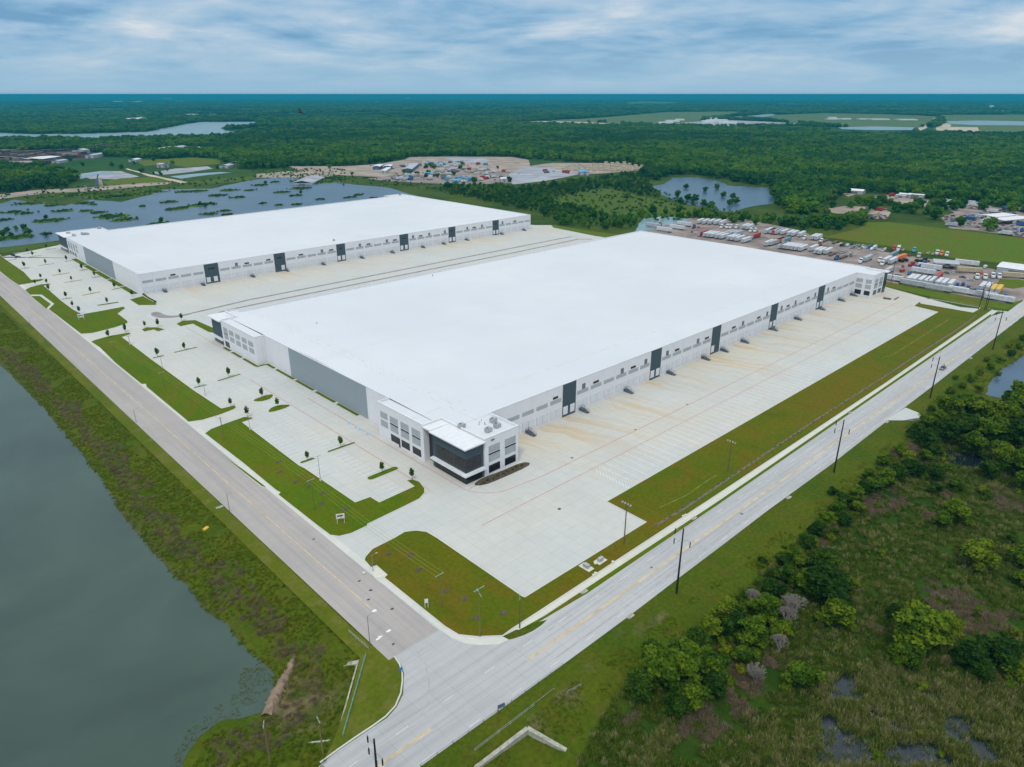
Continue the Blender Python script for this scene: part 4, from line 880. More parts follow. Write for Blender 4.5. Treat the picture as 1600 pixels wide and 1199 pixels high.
for k in range(46):
    x = rr.uniform(1180, 1600); y = rr.uniform(760, 1180)
    if y < 960-(x-1180)*.62: continue
    treepx(x, y, rr.uniform(5, 12), 'scattered over the marsh at lower right', z=-1.1, cat='bush', lib=BUSH)
TH = [(1465, 690), (1430, 700), (1330, 760), (1240, 835), (1160, 915), (1090, 985), (1030, 1030), (1040, 1110), (1120, 1090), (1200, 1020), (1250, 950), (1300, 900), (1290, 860), (1350, 800), (1420, 770), (1490, 740)]
k = 0
while k < 120:
    x, y = rr.uniform(1000, 1500), rr.uniform(680, 1110)
    if not inside(np.array([(x, y)]), TH)[0]: continue
    treepx(x, y, rr.uniform(6, 15)*(.6+.4*(y-680)/400), 'filling the thicket below the long road', z=-.9, cat='bush', lib=BUSH, grp='bushes in the thicket'); k += 1
for x, y, s in ((1243, 962, 1.6), (1225, 975, 1.3), (1182, 1060, 1.2), (1170, 940, 1.1), (1215, 1015, 1.1)):
    X, Y = G(x, y+8, -1.1); o = bpy.data.objects.new('bare_shrub', BARE); C.objects.link(o); o.location = (X, Y, -1.1); o.scale = (s,)*3; o.rotation_euler = (0, 0, rr.uniform(0, 6)); pool(o, 'leafless grey shrub', 'among the thicket trees', 'shrub', 'leafless grey shrubs')
# middle distance trees
for lst, pl in [
 ([(1215, 318), (1228, 312), (1240, 322), (1255, 318), (1268, 325), (1283, 315), (1230, 330), (1250, 332), (1290, 330), (1225, 305), (1300, 322), (1305, 310)], 'right of the marsh lake'),
 ([(1330, 322), (1340, 315), (1355, 318), (1365, 325), (1375, 318), (1390, 318), (1400, 328), (1412, 325), (1425, 330), (1435, 322), (1450, 332), (1460, 340), (1470, 325), (1500, 350), (1545, 357), (1460, 320), (1490, 325), (1500, 322), (1535, 325), (1540, 318), (1580, 328)], 'between the vehicle lots beyond the green field'),
 ([(1308, 355), (1318, 350), (1330, 345), (1345, 348), (1300, 345), (1285, 352), (1270, 350), (1255, 355), (1240, 348), (1225, 350), (1345, 340)], 'at the near end of the green field'),
 ([(1058, 305), (1075, 310), (1063, 315), (1100, 318), (1107, 322), (1112, 320), (1130, 305), (1145, 308), (1150, 315), (1140, 318), (1085, 312), (1120, 293), (1072, 292), (1102, 297)], 'in and around the marsh lake'),
 ([(905, 332), (915, 338), (925, 335), (940, 345), (960, 350), (890, 340), (870, 335), (850, 330), (985, 338), (1000, 335), (975, 345), (1020, 330), (1040, 332), (1060, 330), (1095, 338), (1110, 340), (1130, 342), (1145, 345), (1160, 343), (1180, 348), (1195, 345), (1205, 340)], 'in the hedge behind the near warehouse'),
 ([(880, 290), (890, 298), (902, 293), (895, 302), (912, 297), (845, 310), (835, 318), (860, 318), (805, 310), (780, 300), (760, 300), (740, 302), (720, 298), (700, 292), (820, 322), (870, 300), (980, 307), (1000, 303)], 'in the scrub behind the rear warehouse'),
 ([(12, 358), (25, 355), (45, 362), (18, 366), (72, 338), (252, 344), (313, 318), (320, 320), (262, 265), (252, 272), (240, 270), (72, 365), (5, 366), (38, 355), (415, 285), (470, 300)], 'on an islet in the marsh lake'),
 ([(222, 268), (250, 270), (190, 262), (175, 258), (210, 255), (240, 250), (270, 255), (110, 250), (130, 258), (30, 272), (60, 278), (80, 268), (100, 275), (20, 285), (45, 290), (90, 280), (340, 262), (355, 258), (375, 262), (460, 248), (472, 255), (500, 258), (515, 262), (550, 272), (640, 272), (670, 272), (720, 262)], 'between the far yards')]:
    for x, y in lst:
        D = (np.array((*G(x, y), -CAMH))@FW); pxm = FPX/D; q = place(MID[random.randrange(4)], *G(x, y+2.4*pxm), 0, random.uniform(.75, 1.25), random.uniform(0, 6.28))
        if 'vehicle lots' in pl or 'near end of the green' in pl: q.scale = [s*1.45 for s in q.scale]
        if 'islet' in pl: q.scale = [s*.7 for s in q.scale]
        pool(q, 'round green tree', pl, 'tree', 'trees '+pl)
yt = fA([(258, 262), (480, 226), (628, 325), (430, 378), (490, 428), (695, 190), (855, 283), (988, 357), (748, 400), (948, 527), (1195, 478), (1378, 560), (1120, 636), (692, 580), (343, 140), (290, 108), (490, 65), (370, 440)])
for p in yt: pool(place(YOUNG[random.randrange(2)], *G(*p), .14, random.uniform(.95, 1.3), random.uniform(0, 6)), 'young staked tree', 'in the car park of the rear warehouse', 'young tree', 'young trees in the far car park')
yt = fA([(1305, 920), (830, 735), (760, 670), (510, 500), (1130, 990)])
for p in yt: pool(place(YOUNG[random.randrange(2)], *G(*p), .14, random.uniform(.95, 1.3), random.uniform(0, 6)), 'young slim tree', 'on the lawn beside the left road', 'young tree', 'young trees on the lawns')
yt = fB([(268, 185), (385, 180), (595, 125), (618, 385), (380, 448), (750, 710), (1015, 625), (1310, 808), (1450, 900), (1032, 890), (1180, 985), (92, 228)])+fC([(535, 640), (815, 528), (1158, 745), (1408, 803)])
for p in yt: pool(place(YOUNG[random.randrange(2)], *G(*p), .14, random.uniform(.95, 1.25), random.uniform(0, 6)), 'young leafy tree', 'in the near car park islands', 'young tree', 'young trees in the near car park')
# low shrubs in the beds by the lobby and along the rear warehouse corner
for k in range(9):
    q = place(BUSH[2], 135+k*2.2, 156.4+.3*(k % 2), .1, .26, k); pool(q, 'small clipped shrub', 'in the bed below the lobby corner', 'shrub', 'shrubs below the lobby corner')
for k in range(8):
    q = place(BUSH[0], *G(224+k*2.7, 461.5+k*1.7), .1, .42, k); pool(q, 'dark evergreen shrub', 'at the near corner of the rear warehouse', 'shrub', 'shrubs at the rear warehouse corner')

# ---------------------------------------------------------------- woods and ground cover (nobody could count them)
FOREST = [proto('tree', leafmesh('forest_crown', crown_blobs(60+i, 4.6, 9., .8, 10), 1300, .42, 'leaf_forest', 60+i), None) for i in range(4)]
def source(pr, x, y, z, s, look, pl, cat, grp):
    o = place(pr, x, y, z, s, random.uniform(0, 6.28)); pool(o, look, pl, cat, grp); return [c for c in o.children if c.name.startswith('crown')][0]
def scatter(name, pts, scales, srcs, label, cat, tilt=0., sz=None):
    n = len(pts); me = bpy.data.meshes.new(name); me.vertices.add(n); me.vertices.foreach_set('co', np.asarray(pts, np.float32).ravel())
    a = me.attributes.new('rot', 'FLOAT_VECTOR', 'POINT'); rv = np.zeros((n, 3), np.float32); rv[:, 2] = rng.random(n)*6.283; rv[:, 0] = (rng.random(n)-.5)*tilt; rv[:, 1] = (rng.random(n)-.5)*tilt; a.data.foreach_set('vector', rv.ravel())
    a = me.attributes.new('scl', 'FLOAT_VECTOR', 'POINT'); sv = np.repeat(np.asarray(scales, np.float32)[:, None], 3, 1); sv[:, 2] *= (sz if sz is not None else 1); a.data.foreach_set('vector', sv.ravel().astype(np.float32))
    a = me.attributes.new('pick', 'INT', 'POINT'); a.data.foreach_set('value', rng.integers(0, len(srcs), n).astype(np.int32))
    o = bpy.data.objects.new(name, me); C.objects.link(o)
    ng = bpy.data.node_groups.new(name, 'GeometryNodeTree'); ng.interface.new_socket('Geometry', in_out='INPUT', socket_type='NodeSocketGeometry'); ng.interface.new_socket('Geometry', in_out='OUTPUT', socket_type='NodeSocketGeometry')
    N = ng.nodes; L = ng.links; gi = N.new('NodeGroupInput'); go = N.new('NodeGroupOutput'); jn = N.new('GeometryNodeJoinGeometry')
    def na(nm, t): q = N.new('GeometryNodeInputNamedAttribute'); q.data_type = t; q.inputs[0].default_value = nm; return q.outputs['Attribute']
    rot, scl, pick = na('rot', 'FLOAT_VECTOR'), na('scl', 'FLOAT_VECTOR'), na('pick', 'INT')
    for i, s in enumerate(srcs):
        ip = N.new('GeometryNodeInstanceOnPoints'); oi = N.new('GeometryNodeObjectInfo'); oi.inputs['Object'].default_value = s; oi.inputs['As Instance'].default_value = True
        cp = N.new('FunctionNodeCompare'); cp.data_type = 'INT'; cp.operation = 'EQUAL'; cp.inputs['B_INT' if 'B_INT' in cp.inputs else 3].default_value = i
        L.new(pick, cp.inputs[2]); L.new(gi.outputs[0], ip.inputs['Points']); L.new(cp.outputs[0], ip.inputs['Selection']); L.new(oi.outputs['Geometry'], ip.inputs['Instance'])
        L.new(rot, ip.inputs['Rotation']); L.new(scl, ip.inputs['Scale']); L.new(ip.outputs[0], jn.inputs[0])
    L.new(jn.outputs[0], go.inputs[0]); md = o.modifiers.new('scatter', 'NODES'); md.node_group = ng
    return tag(o, label, cat, None, 'stuff')
def px_arr(P):
    v = np.c_[P, np.full(len(P), -CAMH)]; F = v@FW; return np.c_[CX+FPX*(v@RT)/F, CY-FPX*(v@UP)/F]
fs = [source(FOREST[i], *G(x, y), 0, 1., 'tall broad tree', 'at the near edge of the forest', 'tree', 'trees at the near edge of the forest') for i, (x, y) in enumerate(((1235, 296), (1275, 299), (1325, 304), (1505, 316)))]
INC = [(-150, 218), (120, 216), (250, 216), (390, 208), (420, 199), (800, 197), (1000, 200), (1240, 203), (1330, 206), (1750, 212), (1750, 350), (1560, 336), (1500, 318), (1430, 308), (1330, 300), (1300, 312), (1262, 345), (1215, 322), (1205, 292),
       (1140, 284), (1090, 274), (1050, 274), (1020, 284), (1000, 272), (1016, 263), (830, 249), (640, 246), (600, 254), (560, 259), (530, 264), (470, 262), (380, 266), (330, 246), (280, 250), (120, 244), (-150, 240)]
INC2 = [(-150, 262), (60, 263), (130, 276), (105, 293), (0, 303), (-150, 308)]
INC3 = [(690, 290), (820, 294), (900, 284), (1000, 270), (1018, 290), (1040, 325), (1150, 338), (1300, 346), (1312, 362), (1240, 356), (1190, 348), (1100, 340), (1000, 345), (985, 358), (930, 360), (870, 352), (838, 332), (700, 305)]
exc = [([tuple(q) for q in p], nm) for nm, p, mat, z in FAR]+[(W, 'x') for W in []]
RIVER = fN1([(-200, 440), (0, 432), (200, 440), (450, 440), (760, 430), (930, 425), (1040, 402), (1170, 375), (1250, 365), (1640, 362), (1560, 378), (1420, 385), (1380, 405), (1440, 425), (1540, 428), (1400, 442), (1120, 452), (800, 455), (560, 470), (420, 462), (0, 462), (-200, 465)])
def forest():
    pts = []; sc_ = []
    def band(d0, d1, s0, grow, polys, prob, k=1., jitter=True):
        n = 0; th0 = HEAD-R(40); th1 = HEAD+R(40); d = d0
        while d < d1:
            s = s0*max(1, d/1500)**grow; m = int((th1-th0)*d/s); t = th0+(np.arange(m)+rng.random(m))*s/d; dd = d+rng.random(m)*s
            P = np.c_[np.cos(t)*dd, np.sin(t)*dd]; q = px_arr(P); ok = np.zeros(m, bool)
            for p in polys: ok |= inside(q, p) if p is not None else True
            for p, nm in exc: ok &= ~inside(q, p)
            ok &= ~inside(q, RIVER) & ~inside(q-np.array((0, 2.2)), RIVER) & ~inside(q-np.array((0, 4.2)), RIVER)
            ok &= ~inside(P, LAKE)
            w = vnoise(P, 120, 9); far_ = np.hypot(P[:, 0], P[:, 1]) > 2600; ok &= ~(far_ & (vnoise(P, 900, 17)*.6+vnoise(P, 260, 19)*.4 > .70)); ok &= rng.random(m) < prob*(.35+1.1*w if prob < 1 else 1)
            pts.append(np.c_[P[ok], np.zeros(ok.sum())]); sc_.append(k*s/s0*(.6+.75*rng.random(ok.sum()))); d += s
    band(550, 3300, 11.5, .6, [INC, INC2], 1., 1.45)
    band(2600, 16000, 11.5, .72, [[(-200, 100), (1800, 100), (1800, 199.5), (400, 199.5), (250, 216), (-200, 219)]], .96, 1.45)
    band(400, 1200, 7.5, .8, [INC3], .62, .62)
    P = np.concatenate(pts); S = np.concatenate(sc_); print('forest trees', len(P)); return P, S
FP, FS = forest()
hsc = np.clip(1.25/np.maximum(FS, .01)**.8, .2, 1.1)*(.8+.4*rng.random(len(FS)))
scatter('forest', FP, FS, fs, 'wide green forest of broadleaf trees stretching to the horizon', 'forest', sz=hsc)

def blades(name, n, h, w, mat, seed, spread=.5, lean=.5):
    r = np.random.default_rng(seed); V = []; F = []; T = []
    for i in range(n):
        a = r.random()*6.28; q = r.random()**.5*spread; x, y = math.cos(a)*q, math.sin(a)*q; hh = h*(.5+.7*r.random()); b = r.random()*6.28; lx, ly = (r.random()-.5)*lean*hh+x*.4, (r.random()-.5)*lean*hh+y*.4
        dx, dy = math.cos(b)*w, math.sin(b)*w; k = len(V); V += [(x-dx, y-dy, -.1), (x+dx, y+dy, -.1), (x+lx*.4+dx, y+ly*.4+dy, hh*.6), (x+lx*.4-dx, y+ly*.4-dy, hh*.6), (x+lx+dx*.3, y+ly, hh*(1-.25*r.random()))]
        F += [(k, k+1, k+2, k+3), (k+3, k+2, k+4)]; t = r.random(); T += [t, t]
    me = bpy.data.meshes.new(name); me.from_pydata(V, [], F); at = me.attributes.new('tint', 'FLOAT', 'FACE'); at.data.foreach_set('value', np.array(T, np.float32)); me.materials.append(M[mat]); return me
def tuft(me, name, x, y, z, s, look, pl, cat, grp):
    o = bpy.data.objects.new(name, me); C.objects.link(o); o.location = (x, y, z); o.scale = (s,)*3; pool(o, look, pl, cat, grp); return o
reed = [tuft(blades('reed_blades', 60, 1.7, .035, 'leaf_reed', i, .7), 'reed_clump', *G(*p, -1.2), -1.25, 1.2, 'large clump of tall reeds', 'standing in the marsh pool', 'reeds', 'reed clumps') for i, p in enumerate(((1462, 1110), (1428, 1120), (1497, 1180)))]
weed = [tuft(blades('weed_blades', 50, .9, .05, 'leaf_weed', 10+i, .7, 1.), 'weed_clump', *G(*p, -1.), -1.0, 1.2, 'leafy green weed clump', 'on the bank of the left pond', 'weeds', 'weed clumps') for i, p in enumerate(((300, 835), (205, 700)))]
dead = [tuft(blades('dead_blades', 55, 1., .03, 'leaf_dead', 20+i, .8, .9), 'dry_stalk_clump', *G(*p, -1.), -1.1, 1.2, 'grey brown clump of dry stalks', 'on the bank of the left pond', 'dry weeds', 'dry stalk clumps') for i, p in enumerate(((262, 850), (175, 735)))]
pole_w = [tuft(leafmesh('low_leaves', [(0, 0, .5, .9, .9, .55), (.6, .3, .4, .5, .6, .4)], 260, .11, 'leaf_weed', 77), 'low_shrub', *G(*p, -1.), -1., 1.4, 'knee-high leafy shrub', 'on the bank of the left pond', 'shrub', 'low shrubs') for p in ((330, 880), (150, 650))]
marshw = [tuft(blades('marsh_blades', 50, 1.0, .06, 'leaf_marsh', 30+i, .8, 1.), 'grass_clump', *G(*p, -1.1), -1.15, 1.2, 'dark green grass clump', 'in the middle of the marsh', 'grass', 'marsh grass clumps') for i, p in enumerate(((1300, 1010), (1380, 900)))]
def region(poly, n, z=0.):
    x = [p[0] for p in poly]; y = [p[1] for p in poly]; P = np.c_[rng.uniform(min(x), max(x), n), rng.uniform(min(y), max(y), n)]; return P[inside(P, poly)]
def onground(P, sink=.05): return np.c_[P, heights(P)-sink]
wet = lambda P: np.any([inside(P, p) for p in POOLS], axis=0)
mv = [(v[0], v[1]) for v in MARSH]
P = region([p for p in mv], 90000); q = px_arr(P); P = P[(q[:, 0] > -50) & (q[:, 0] < 1660) & (q[:, 1] < 1260)]
q = px_arr(P); den = vnoise(P, 8, 31)
RZ = W([(1215, 1199), (1290, 1060), (1370, 1035), (1480, 1060), (1640, 1050), (1640, 1260), (1180, 1260)], -1.2); reedzone = inside(P, RZ) | (den > .86)
TAN = [W(p, -1.2) for p in ([(1425, 912), (1470, 905), (1540, 950), (1590, 965), (1575, 1000), (1500, 990), (1450, 950)], [(1340, 775), (1400, 765), (1420, 790), (1360, 810)], [(1265, 830), (1300, 815), (1320, 840), (1270, 860)], [(1140, 850), (1215, 810), (1225, 830), (1170, 880)], [(1400, 690), (1460, 700), (1440, 730), (1395, 715)], [(1130, 1040), (1180, 1010), (1220, 1040), (1190, 1110), (1080, 1180), (1050, 1150)], [(1360, 640+60), (1385, 720), (1340, 760), (1320, 745)], [(1540, 770), (1600, 760), (1600, 800), (1560, 800)])]
tan_ = np.any([inside(P, p) for p in TAN], axis=0) & (vnoise(P, 2.5, 71) > .3) | (den < .13)
w_ = wet(P); keep = rng.random(len(P)) < np.where(w_, .13, np.where(reedzone, .62, .5)); keep &= ~((vnoise(P, 3.2, 91) > .72) & ~reedzone)
P = P[keep]; rz_ = reedzone[keep]; dn = tan_[keep]
PR_ = P[rz_]; scatter('marsh_reeds', onground(PR_, .15), .55+.75*rng.random(len(PR_)), [*reed, marshw[0]], 'dense reeds and sedges around the marsh pools', 'reeds', .3)
PD = P[~rz_ & dn]; scatter('dry_brush', onground(PD), .5+.7*rng.random(len(PD)), dead, 'patches of dry tan brush in the marsh', 'dry brush', .7)
PW = P[~rz_ & ~dn]; scatter('marsh_grass', onground(PW), .35+.65*rng.random(len(PW)), [*marshw, marshw[0], marshw[1], reed[0]], 'dark green grass covering the marsh', 'grass', .5)
BANK = W([(-120, 470), (0, 560), (80, 650), (175, 780), (260, 890), (350, 980), (400, 1035), (420, 1110), (400, 1125), (340, 1135), (300, 1165), (270, 1230), (500, 1230), (515, 1170), (560, 1030), (600, 990), (545, 975), (440, 880), (330, 780), (240, 700), (150, 620), (60, 540), (0, 485), (-120, 400)], -.8)
P = region(BANK, 70000); q = px_arr(P); P = P[(q[:, 1] < 1260) & (q[:, 0] > -60)]; pd_ = sdist(P, POND); P, pd_ = P[pd_ > -.6], pd_[pd_ > -.6]; n_ = vnoise(P, 9, 12)
P, pd_, n_ = P[P[:, 0] < 62.5], pd_[P[:, 0] < 62.5], n_[P[:, 0] < 62.5]
lo_ = 2.2+2.5*vnoise(P, 6, 44); hi_ = 6.+8.*n_; isd = (pd_ > lo_) & (pd_ < hi_) & (vnoise(P, 3, 5) > .22)
g1 = P[~isd]; g1 = g1[(vnoise(g1, 6, 8) > .22)]; d1 = P[isd]
scatter('bank_weeds', onground(g1), (.18+.38*rng.random(len(g1))), [weed[0], weed[1]], 'thick green weeds covering the pond bank beside the road', 'weeds', .6)
k = rng.random(len(d1)) < .85; scatter('bank_dry_weeds', onground(d1[k]), .3+.5*rng.random(k.sum()), [*dead, dead[0], weed[0]], 'strip of dry brown stalks along the water edge', 'dry weeds', .6)
SH = W([(365, 1085), (380, 1045), (405, 1035), (430, 1060), (425, 1110), (380, 1122), (330, 1140), (300, 1165), (285, 1199), (262, 1199), (300, 1130)], ZP); P = region(SH, 9000); P = P[vnoise(P, 5, 61)*.6+vnoise(P, 1.6, 62)*.4 > .52]; P = P[(rng.random(len(P)) < .35) & (sdist(P, POND) > -7)]
scatter('water_weeds', np.c_[P, np.full(len(P), ZP-.08)], .10+.16*rng.random(len(P)), [*weed, dead[0]], 'sparse weeds growing out of the shallow pond corner', 'water weeds', .5)
SLOPE = W([(690, 1199), (780, 1140), (930, 1040), (1060, 950), (1170, 870), (1300, 760), (1390, 690), (1440, 640), (1520, 560), (1600, 510), (1600, 560), (1540, 600), (1460, 680), (1330, 780), (1180, 910), (1080, 1000), (960, 1100), (900, 1180), (860, 1260), (700, 1260)])
P = region(SLOPE, 26000); q = px_arr(P); P = P[(q[:, 1] < 1250) & (P[:, 1] < 78)]; P = P[vnoise(P, 4, 22) > .5]
scatter('slope_weeds', onground(P), .14+.28*rng.random(len(P)), [*weed], 'rough grass and weeds on the slope below the long road', 'weeds', .5)
# islets in the lake
def islet(px, r1, r2, i):
    X, Y = G(*px); r = random.Random(i); pts = []
    for k in range(18):
        t = 6.2832*k/18; q = 1+r.uniform(-.28, .28); pts.append((X+math.cos(t)*r1*q+r.uniform(-1, 1), Y+math.sin(t)*r2*q))
    struct('islet', smooth_closed(pts, 1), .45, 'islet_grass', -.2)
IS = [(78, 345, 22), (18, 372, 30), (72, 366, 7), (135, 330, 10), (155, 333, 10), (178, 339, 22), (195, 344, 18), (165, 338, 14), (52, 318, 22), (80, 322, 10), (105, 305, 22), (130, 318, 14), (145, 320, 7), (222, 323, 5), (265, 316, 13), (275, 327, 14), (283, 325, 10), (312, 321, 18), (325, 319, 12), (327, 335, 11), (352, 330, 9), (340, 306, 13), (358, 298, 13), (310, 299, 13), (372, 309, 11), (355, 336, 8), (250, 350, 15), (8, 344, 10), (405, 290, 12), (440, 301, 12), (462, 306, 10), (410, 318, 6), (437, 321, 6), (463, 320, 8), (501, 312, 7), (547, 309, 9), (560, 305, 8), (470, 295, 16), (500, 285, 26), (585, 310, 6), (20, 332, 14), (40, 334, 12), (100, 330, 14), (240, 300, 20), (200, 305, 30), (170, 308, 30), (150, 303, 16), (290, 300, 14), (475, 283, 20), (430, 285, 8), (388, 298, 8)]
for i, (x, y, rp) in enumerate(IS):
    D = (np.array((*G(x, y), -CAMH))@FW); islet((x, y), rp*D/FPX, rp*D/FPX*.8, i)
P = np.concatenate([np.c_[G(x, y)[0]+rng.normal(size=int(rp*3))*rp*.6*(np.array((*G(x, y), -CAMH))@FW)/FPX*.8, G(x, y)[1]+rng.normal(size=int(rp*3))*rp*.6*(np.array((*G(x, y), -CAMH))@FW)/FPX*.55] for x, y, rp in IS])
scatter('islet_scrub', np.c_[P, np.full(len(P), .2)], .16+.26*rng.random(len(P)), fs, 'low green scrub on the islets of the marsh lake', 'scrub', sz=.45)
P = np.concatenate([region(W([(830, 300), (1000, 290), (1100, 320), (1180, 335), (1100, 345), (960, 345), (850, 335)]), 700), region(W([(640, 292), (830, 300), (840, 325), (700, 303)]), 400), region(W([(0, 300), (250, 285), (480, 270), (700, 290), (600, 292), (480, 275), (250, 298), (0, 315)]), 900), region(W([(380, 262), (540, 265), (540, 290), (420, 275)]), 400)])
scatter('meadow_scrub', np.c_[P, np.zeros(len(P))], .2+.3*rng.random(len(P)), fs, 'low scrub dotted over the meadow and lake shore', 'scrub', sz=.6)

# ---------------------------------------------------------------- vehicles
def wheelmesh(r=.5, w=.3):
    m = MB(); n = 12; m.v += [(math.cos(6.2832*k/n)*r, -w/2, math.sin(6.2832*k/n)*r) for k in range(n)]+[(math.cos(6.2832*k/n)*r, w/2, math.sin(6.2832*k/n)*r) for k in range(n)]
    m.add([tuple(range(n)), tuple(range(2*n-1, n-1, -1))]); m.add([(k, n+k, n+(k+1) % n, (k+1) % n) for k in range(n)])
    m.cur = 1; b = len(m.v); m.v += [(math.cos(6.2832*k/8)*r*.5, s*(w/2+.015), math.sin(6.2832*k/8)*r*.5) for s in (-1, 1) for k in range(8)]; m.add([tuple(range(b, b+8)), tuple(range(b+15, b+7, -1))])
    return m.mesh('wheel', ['rubber', 'steel'])
WM = {r: wheelmesh(r, w) for r, w in ((.52, .5), (.34, .24))}
def P_(name, me, par, loc=(0, 0, 0)):
    o = bpy.data.objects.new(name, me); C.objects.link(o); o.parent = par; o.location = loc; return o
def p_trailer():
    e = empty('trailer'); m = MB(); m.box(-8, 8, -1.3, 1.3, 1.15, 4.05)
    for k in range(1, 16): m.box(-8+k-.03, -8+k+.03, -1.33, 1.33, 1.2, 4.0)
    cb_ = P_('cargo_box', m.mesh('cargo_box', 'paint_white'), e)
    m = MB(); m.box(-7.9, 7.9, -1.1, 1.1, .95, 1.15); m.box(3.8, 6.8, -1., 1., .55, .95); P_('underframe', m.mesh('underframe', 'chassis'), e)
    m = MB(); m.box(-8.04, -8.0, -1.25, -.03, 1.2, 4.0); m.box(-8.04, -8, .03, 1.25, 1.2, 4.0); P_('rear_door', m.mesh('rear_door', 'paint_silver'), cb_)
    m = MB(); m.box(-5.2, -5., -.9, -.7, 0, 1.); m.box(-5.2, -5., .7, .9, 0, 1.); P_('landing_gear', m.mesh('landing_gear', 'steel'), e)
    for x in (4.6, 6.):
        for y in (-1., 1.): P_('wheel', WM[.52], e, (x, y, .52))
    return e
def p_flat():
    e = empty('flatbed_trailer'); m = MB(); m.box(-7, 7, -1.25, 1.25, 1.1, 1.32); P_('deck', m.mesh('deck', 'brown_wood'), e)
    m = MB(); m.box(-7, 7, -.5, .5, .7, 1.1); P_('underframe', m.mesh('underframe', 'chassis'), e)
    for x in (4.3, 5.7):
        for y in (-1., 1.): P_('wheel', WM[.52], e, (x, y, .52))
    return e
def p_tractor():
    e = empty('semi_truck'); m = MB()
    m.profile([(-.6, 1.0), (-.6, 3.7), (-.2, 3.85), (1.2, 3.3), (1.75, 2.25), (3.3, 2.0), (3.55, 1.7), (3.55, .6), (.2, .6)], -1.15, 1.15); cb_ = P_('cab', m.mesh('cab', 'paint_white'), e)
    m = MB(); m.quad((1.28, -1.0, 3.22), (1.28, 1.0, 3.22), (1.76, 1.0, 2.32), (1.76, -1.0, 2.32)); m.v = [(x+.03, y, z+.02) for x, y, z in m.v]; m.box(.5, 1.25, -1.17, -1.151, 2.2, 3.05); m.box(.5, 1.25, 1.151, 1.17, 2.2, 3.05); P_('windscreen', m.mesh('windscreen', 'car_glass'), cb_)
    m = MB(); m.box(-3.6, 3.2, -.45, .45, .65, .95); m.box(-3.2, -1.4, -.6, .6, .95, 1.15); P_('chassis', m.mesh('chassis', 'chassis'), e)
    m = MB(); m.tube([(-.7, -1.05, .8), (.5, -1.05, .8)], .32, 8); m.tube([(-.7, 1.05, .8), (.5, 1.05, .8)], .32, 8); P_('fuel_tank', m.mesh('fuel_tank', 'steel'), e)
    m = MB(); m.tube([(-.75, -.95, 1), (-.75, -.95, 4.1)], .08, 6); m.tube([(-.75, .95, 1), (-.75, .95, 4.1)], .08, 6); P_('exhaust', m.mesh('exhaust', 'steel'), e)
    for x in (-3., -1.7, 2.7):
        for y in (-1., 1.): P_('wheel', WM[.52], e, (x, y, .52))
    return e
def carbody(kind):
    if kind == 'pickup': return [(-2.7, .45), (-2.7, 1.15), (-.9, 1.15), (-.75, 1.0), (1.0, 1.08), (1.15, 1.12), (2.5, 1.0), (2.65, .8), (2.65, .45)], [(-.75, 1.05), (-.6, 1.75), (.75, 1.78), (1.35, 1.08)]
    if kind == 'van': return [(-2.6, .45), (-2.6, 2.1), (1.3, 2.15), (2.0, 1.25), (2.6, 1.1), (2.65, .45)], [(.9, 1.3), (1.0, 2.0), (1.34, 2.05), (1.95, 1.28)]
    return [(-2.3, .35), (-2.32, .85), (-1.6, .95), (1.0, .95), (2.15, .8), (2.3, .6), (2.28, .35)], [(-1.75, .93), (-1.1, 1.42), (.35, 1.44), (1.15, .93)]
def p_car(kind, full=True):
    e = empty({'pickup': 'pickup_truck', 'van': 'van', 'sedan': 'car'}[kind]); b_, g = carbody(kind)
    m = MB(); m.profile(b_, -.9, .9); bd_ = P_('body', m.mesh('body', 'paint_white'), e)
    m = MB(); m.profile(g, -.78, .78); P_('windows', m.mesh('windows', 'car_glass'), bd_)
    if kind != 'van':
        m = MB(); t = g[1][1]+.02; m.box(g[1][0]+.05, g[2][0]-.02, -.72, .72, t-.03, t+.02); P_('roof', m.mesh('roof', 'paint_white'), e)
    for x in (-1.5, 1.5):
        for y in (-.82, .82): P_('wheel', WM[.34], e, (x, y, .34))
    if full:
        m = MB(); zf_ = .62; m.box(b_[-1][0]-.06, b_[-1][0]+.02, -.8, -.45, zf_, zf_+.15); P_('headlight', m.mesh('headlight', 'trim_white'), bd_); m = MB(); m.box(b_[-1][0]-.06, b_[-1][0]+.02, .45, .8, zf_, zf_+.15); P_('headlight', m.mesh('headlight', 'trim_white'), bd_)
    return e
PRO = dict(trailer=p_trailer(), flat=p_flat(), tractor=p_tractor(), sedan=p_car('sedan'), pickup=p_car('pickup'), van=p_car('van'))
USED = set()
def vehicle(kind, X, Y, ang, color, place_, z=.01, look=None, cat=None, grp=None):
    p = PRO[kind]
    if kind in USED: o = copy_tree(p)
    else: o = p; USED.add(kind)
    o.location = (X, Y, z); o.rotation_euler = (0, 0, R(ang))
    for c in o.children:
        if c.name.split('.')[0] in ('cargo_box', 'cab', 'body', 'roof'): paint(c, 'paint_'+color)
    nm = {'trailer': 'box trailer', 'flat': 'empty flatbed trailer', 'tractor': 'semi truck cab unit', 'sedan': 'parked car', 'pickup': 'parked pickup', 'van': 'parked van'}[kind]
    ct = {'trailer': 'trailer', 'flat': 'flatbed trailer', 'tractor': 'truck', 'sedan': 'car', 'pickup': 'pickup', 'van': 'van'}[kind]
    cn = {'sky': 'bright blue', 'tan': 'tan', 'teal': 'dull teal', 'silver': 'light grey', 'grey': 'dark grey'}.get(color, color)
    return pool(o, look or f'{cn} {nm}', place_, cat or ct, grp or f'{ct}s {place_}')
for k_ in PRO: pass
YP = 'in the truck yard behind the near warehouse'
def ends(f, pts, col='white', ang=5., kind='trailer', pl=YP, L_=8.):
    for p in pts:
        X, Y = G(*f([p])[0]); a = R(ang); vehicle(kind, X+math.cos(a)*L_, Y+math.sin(a)*L_, ang, col, pl)
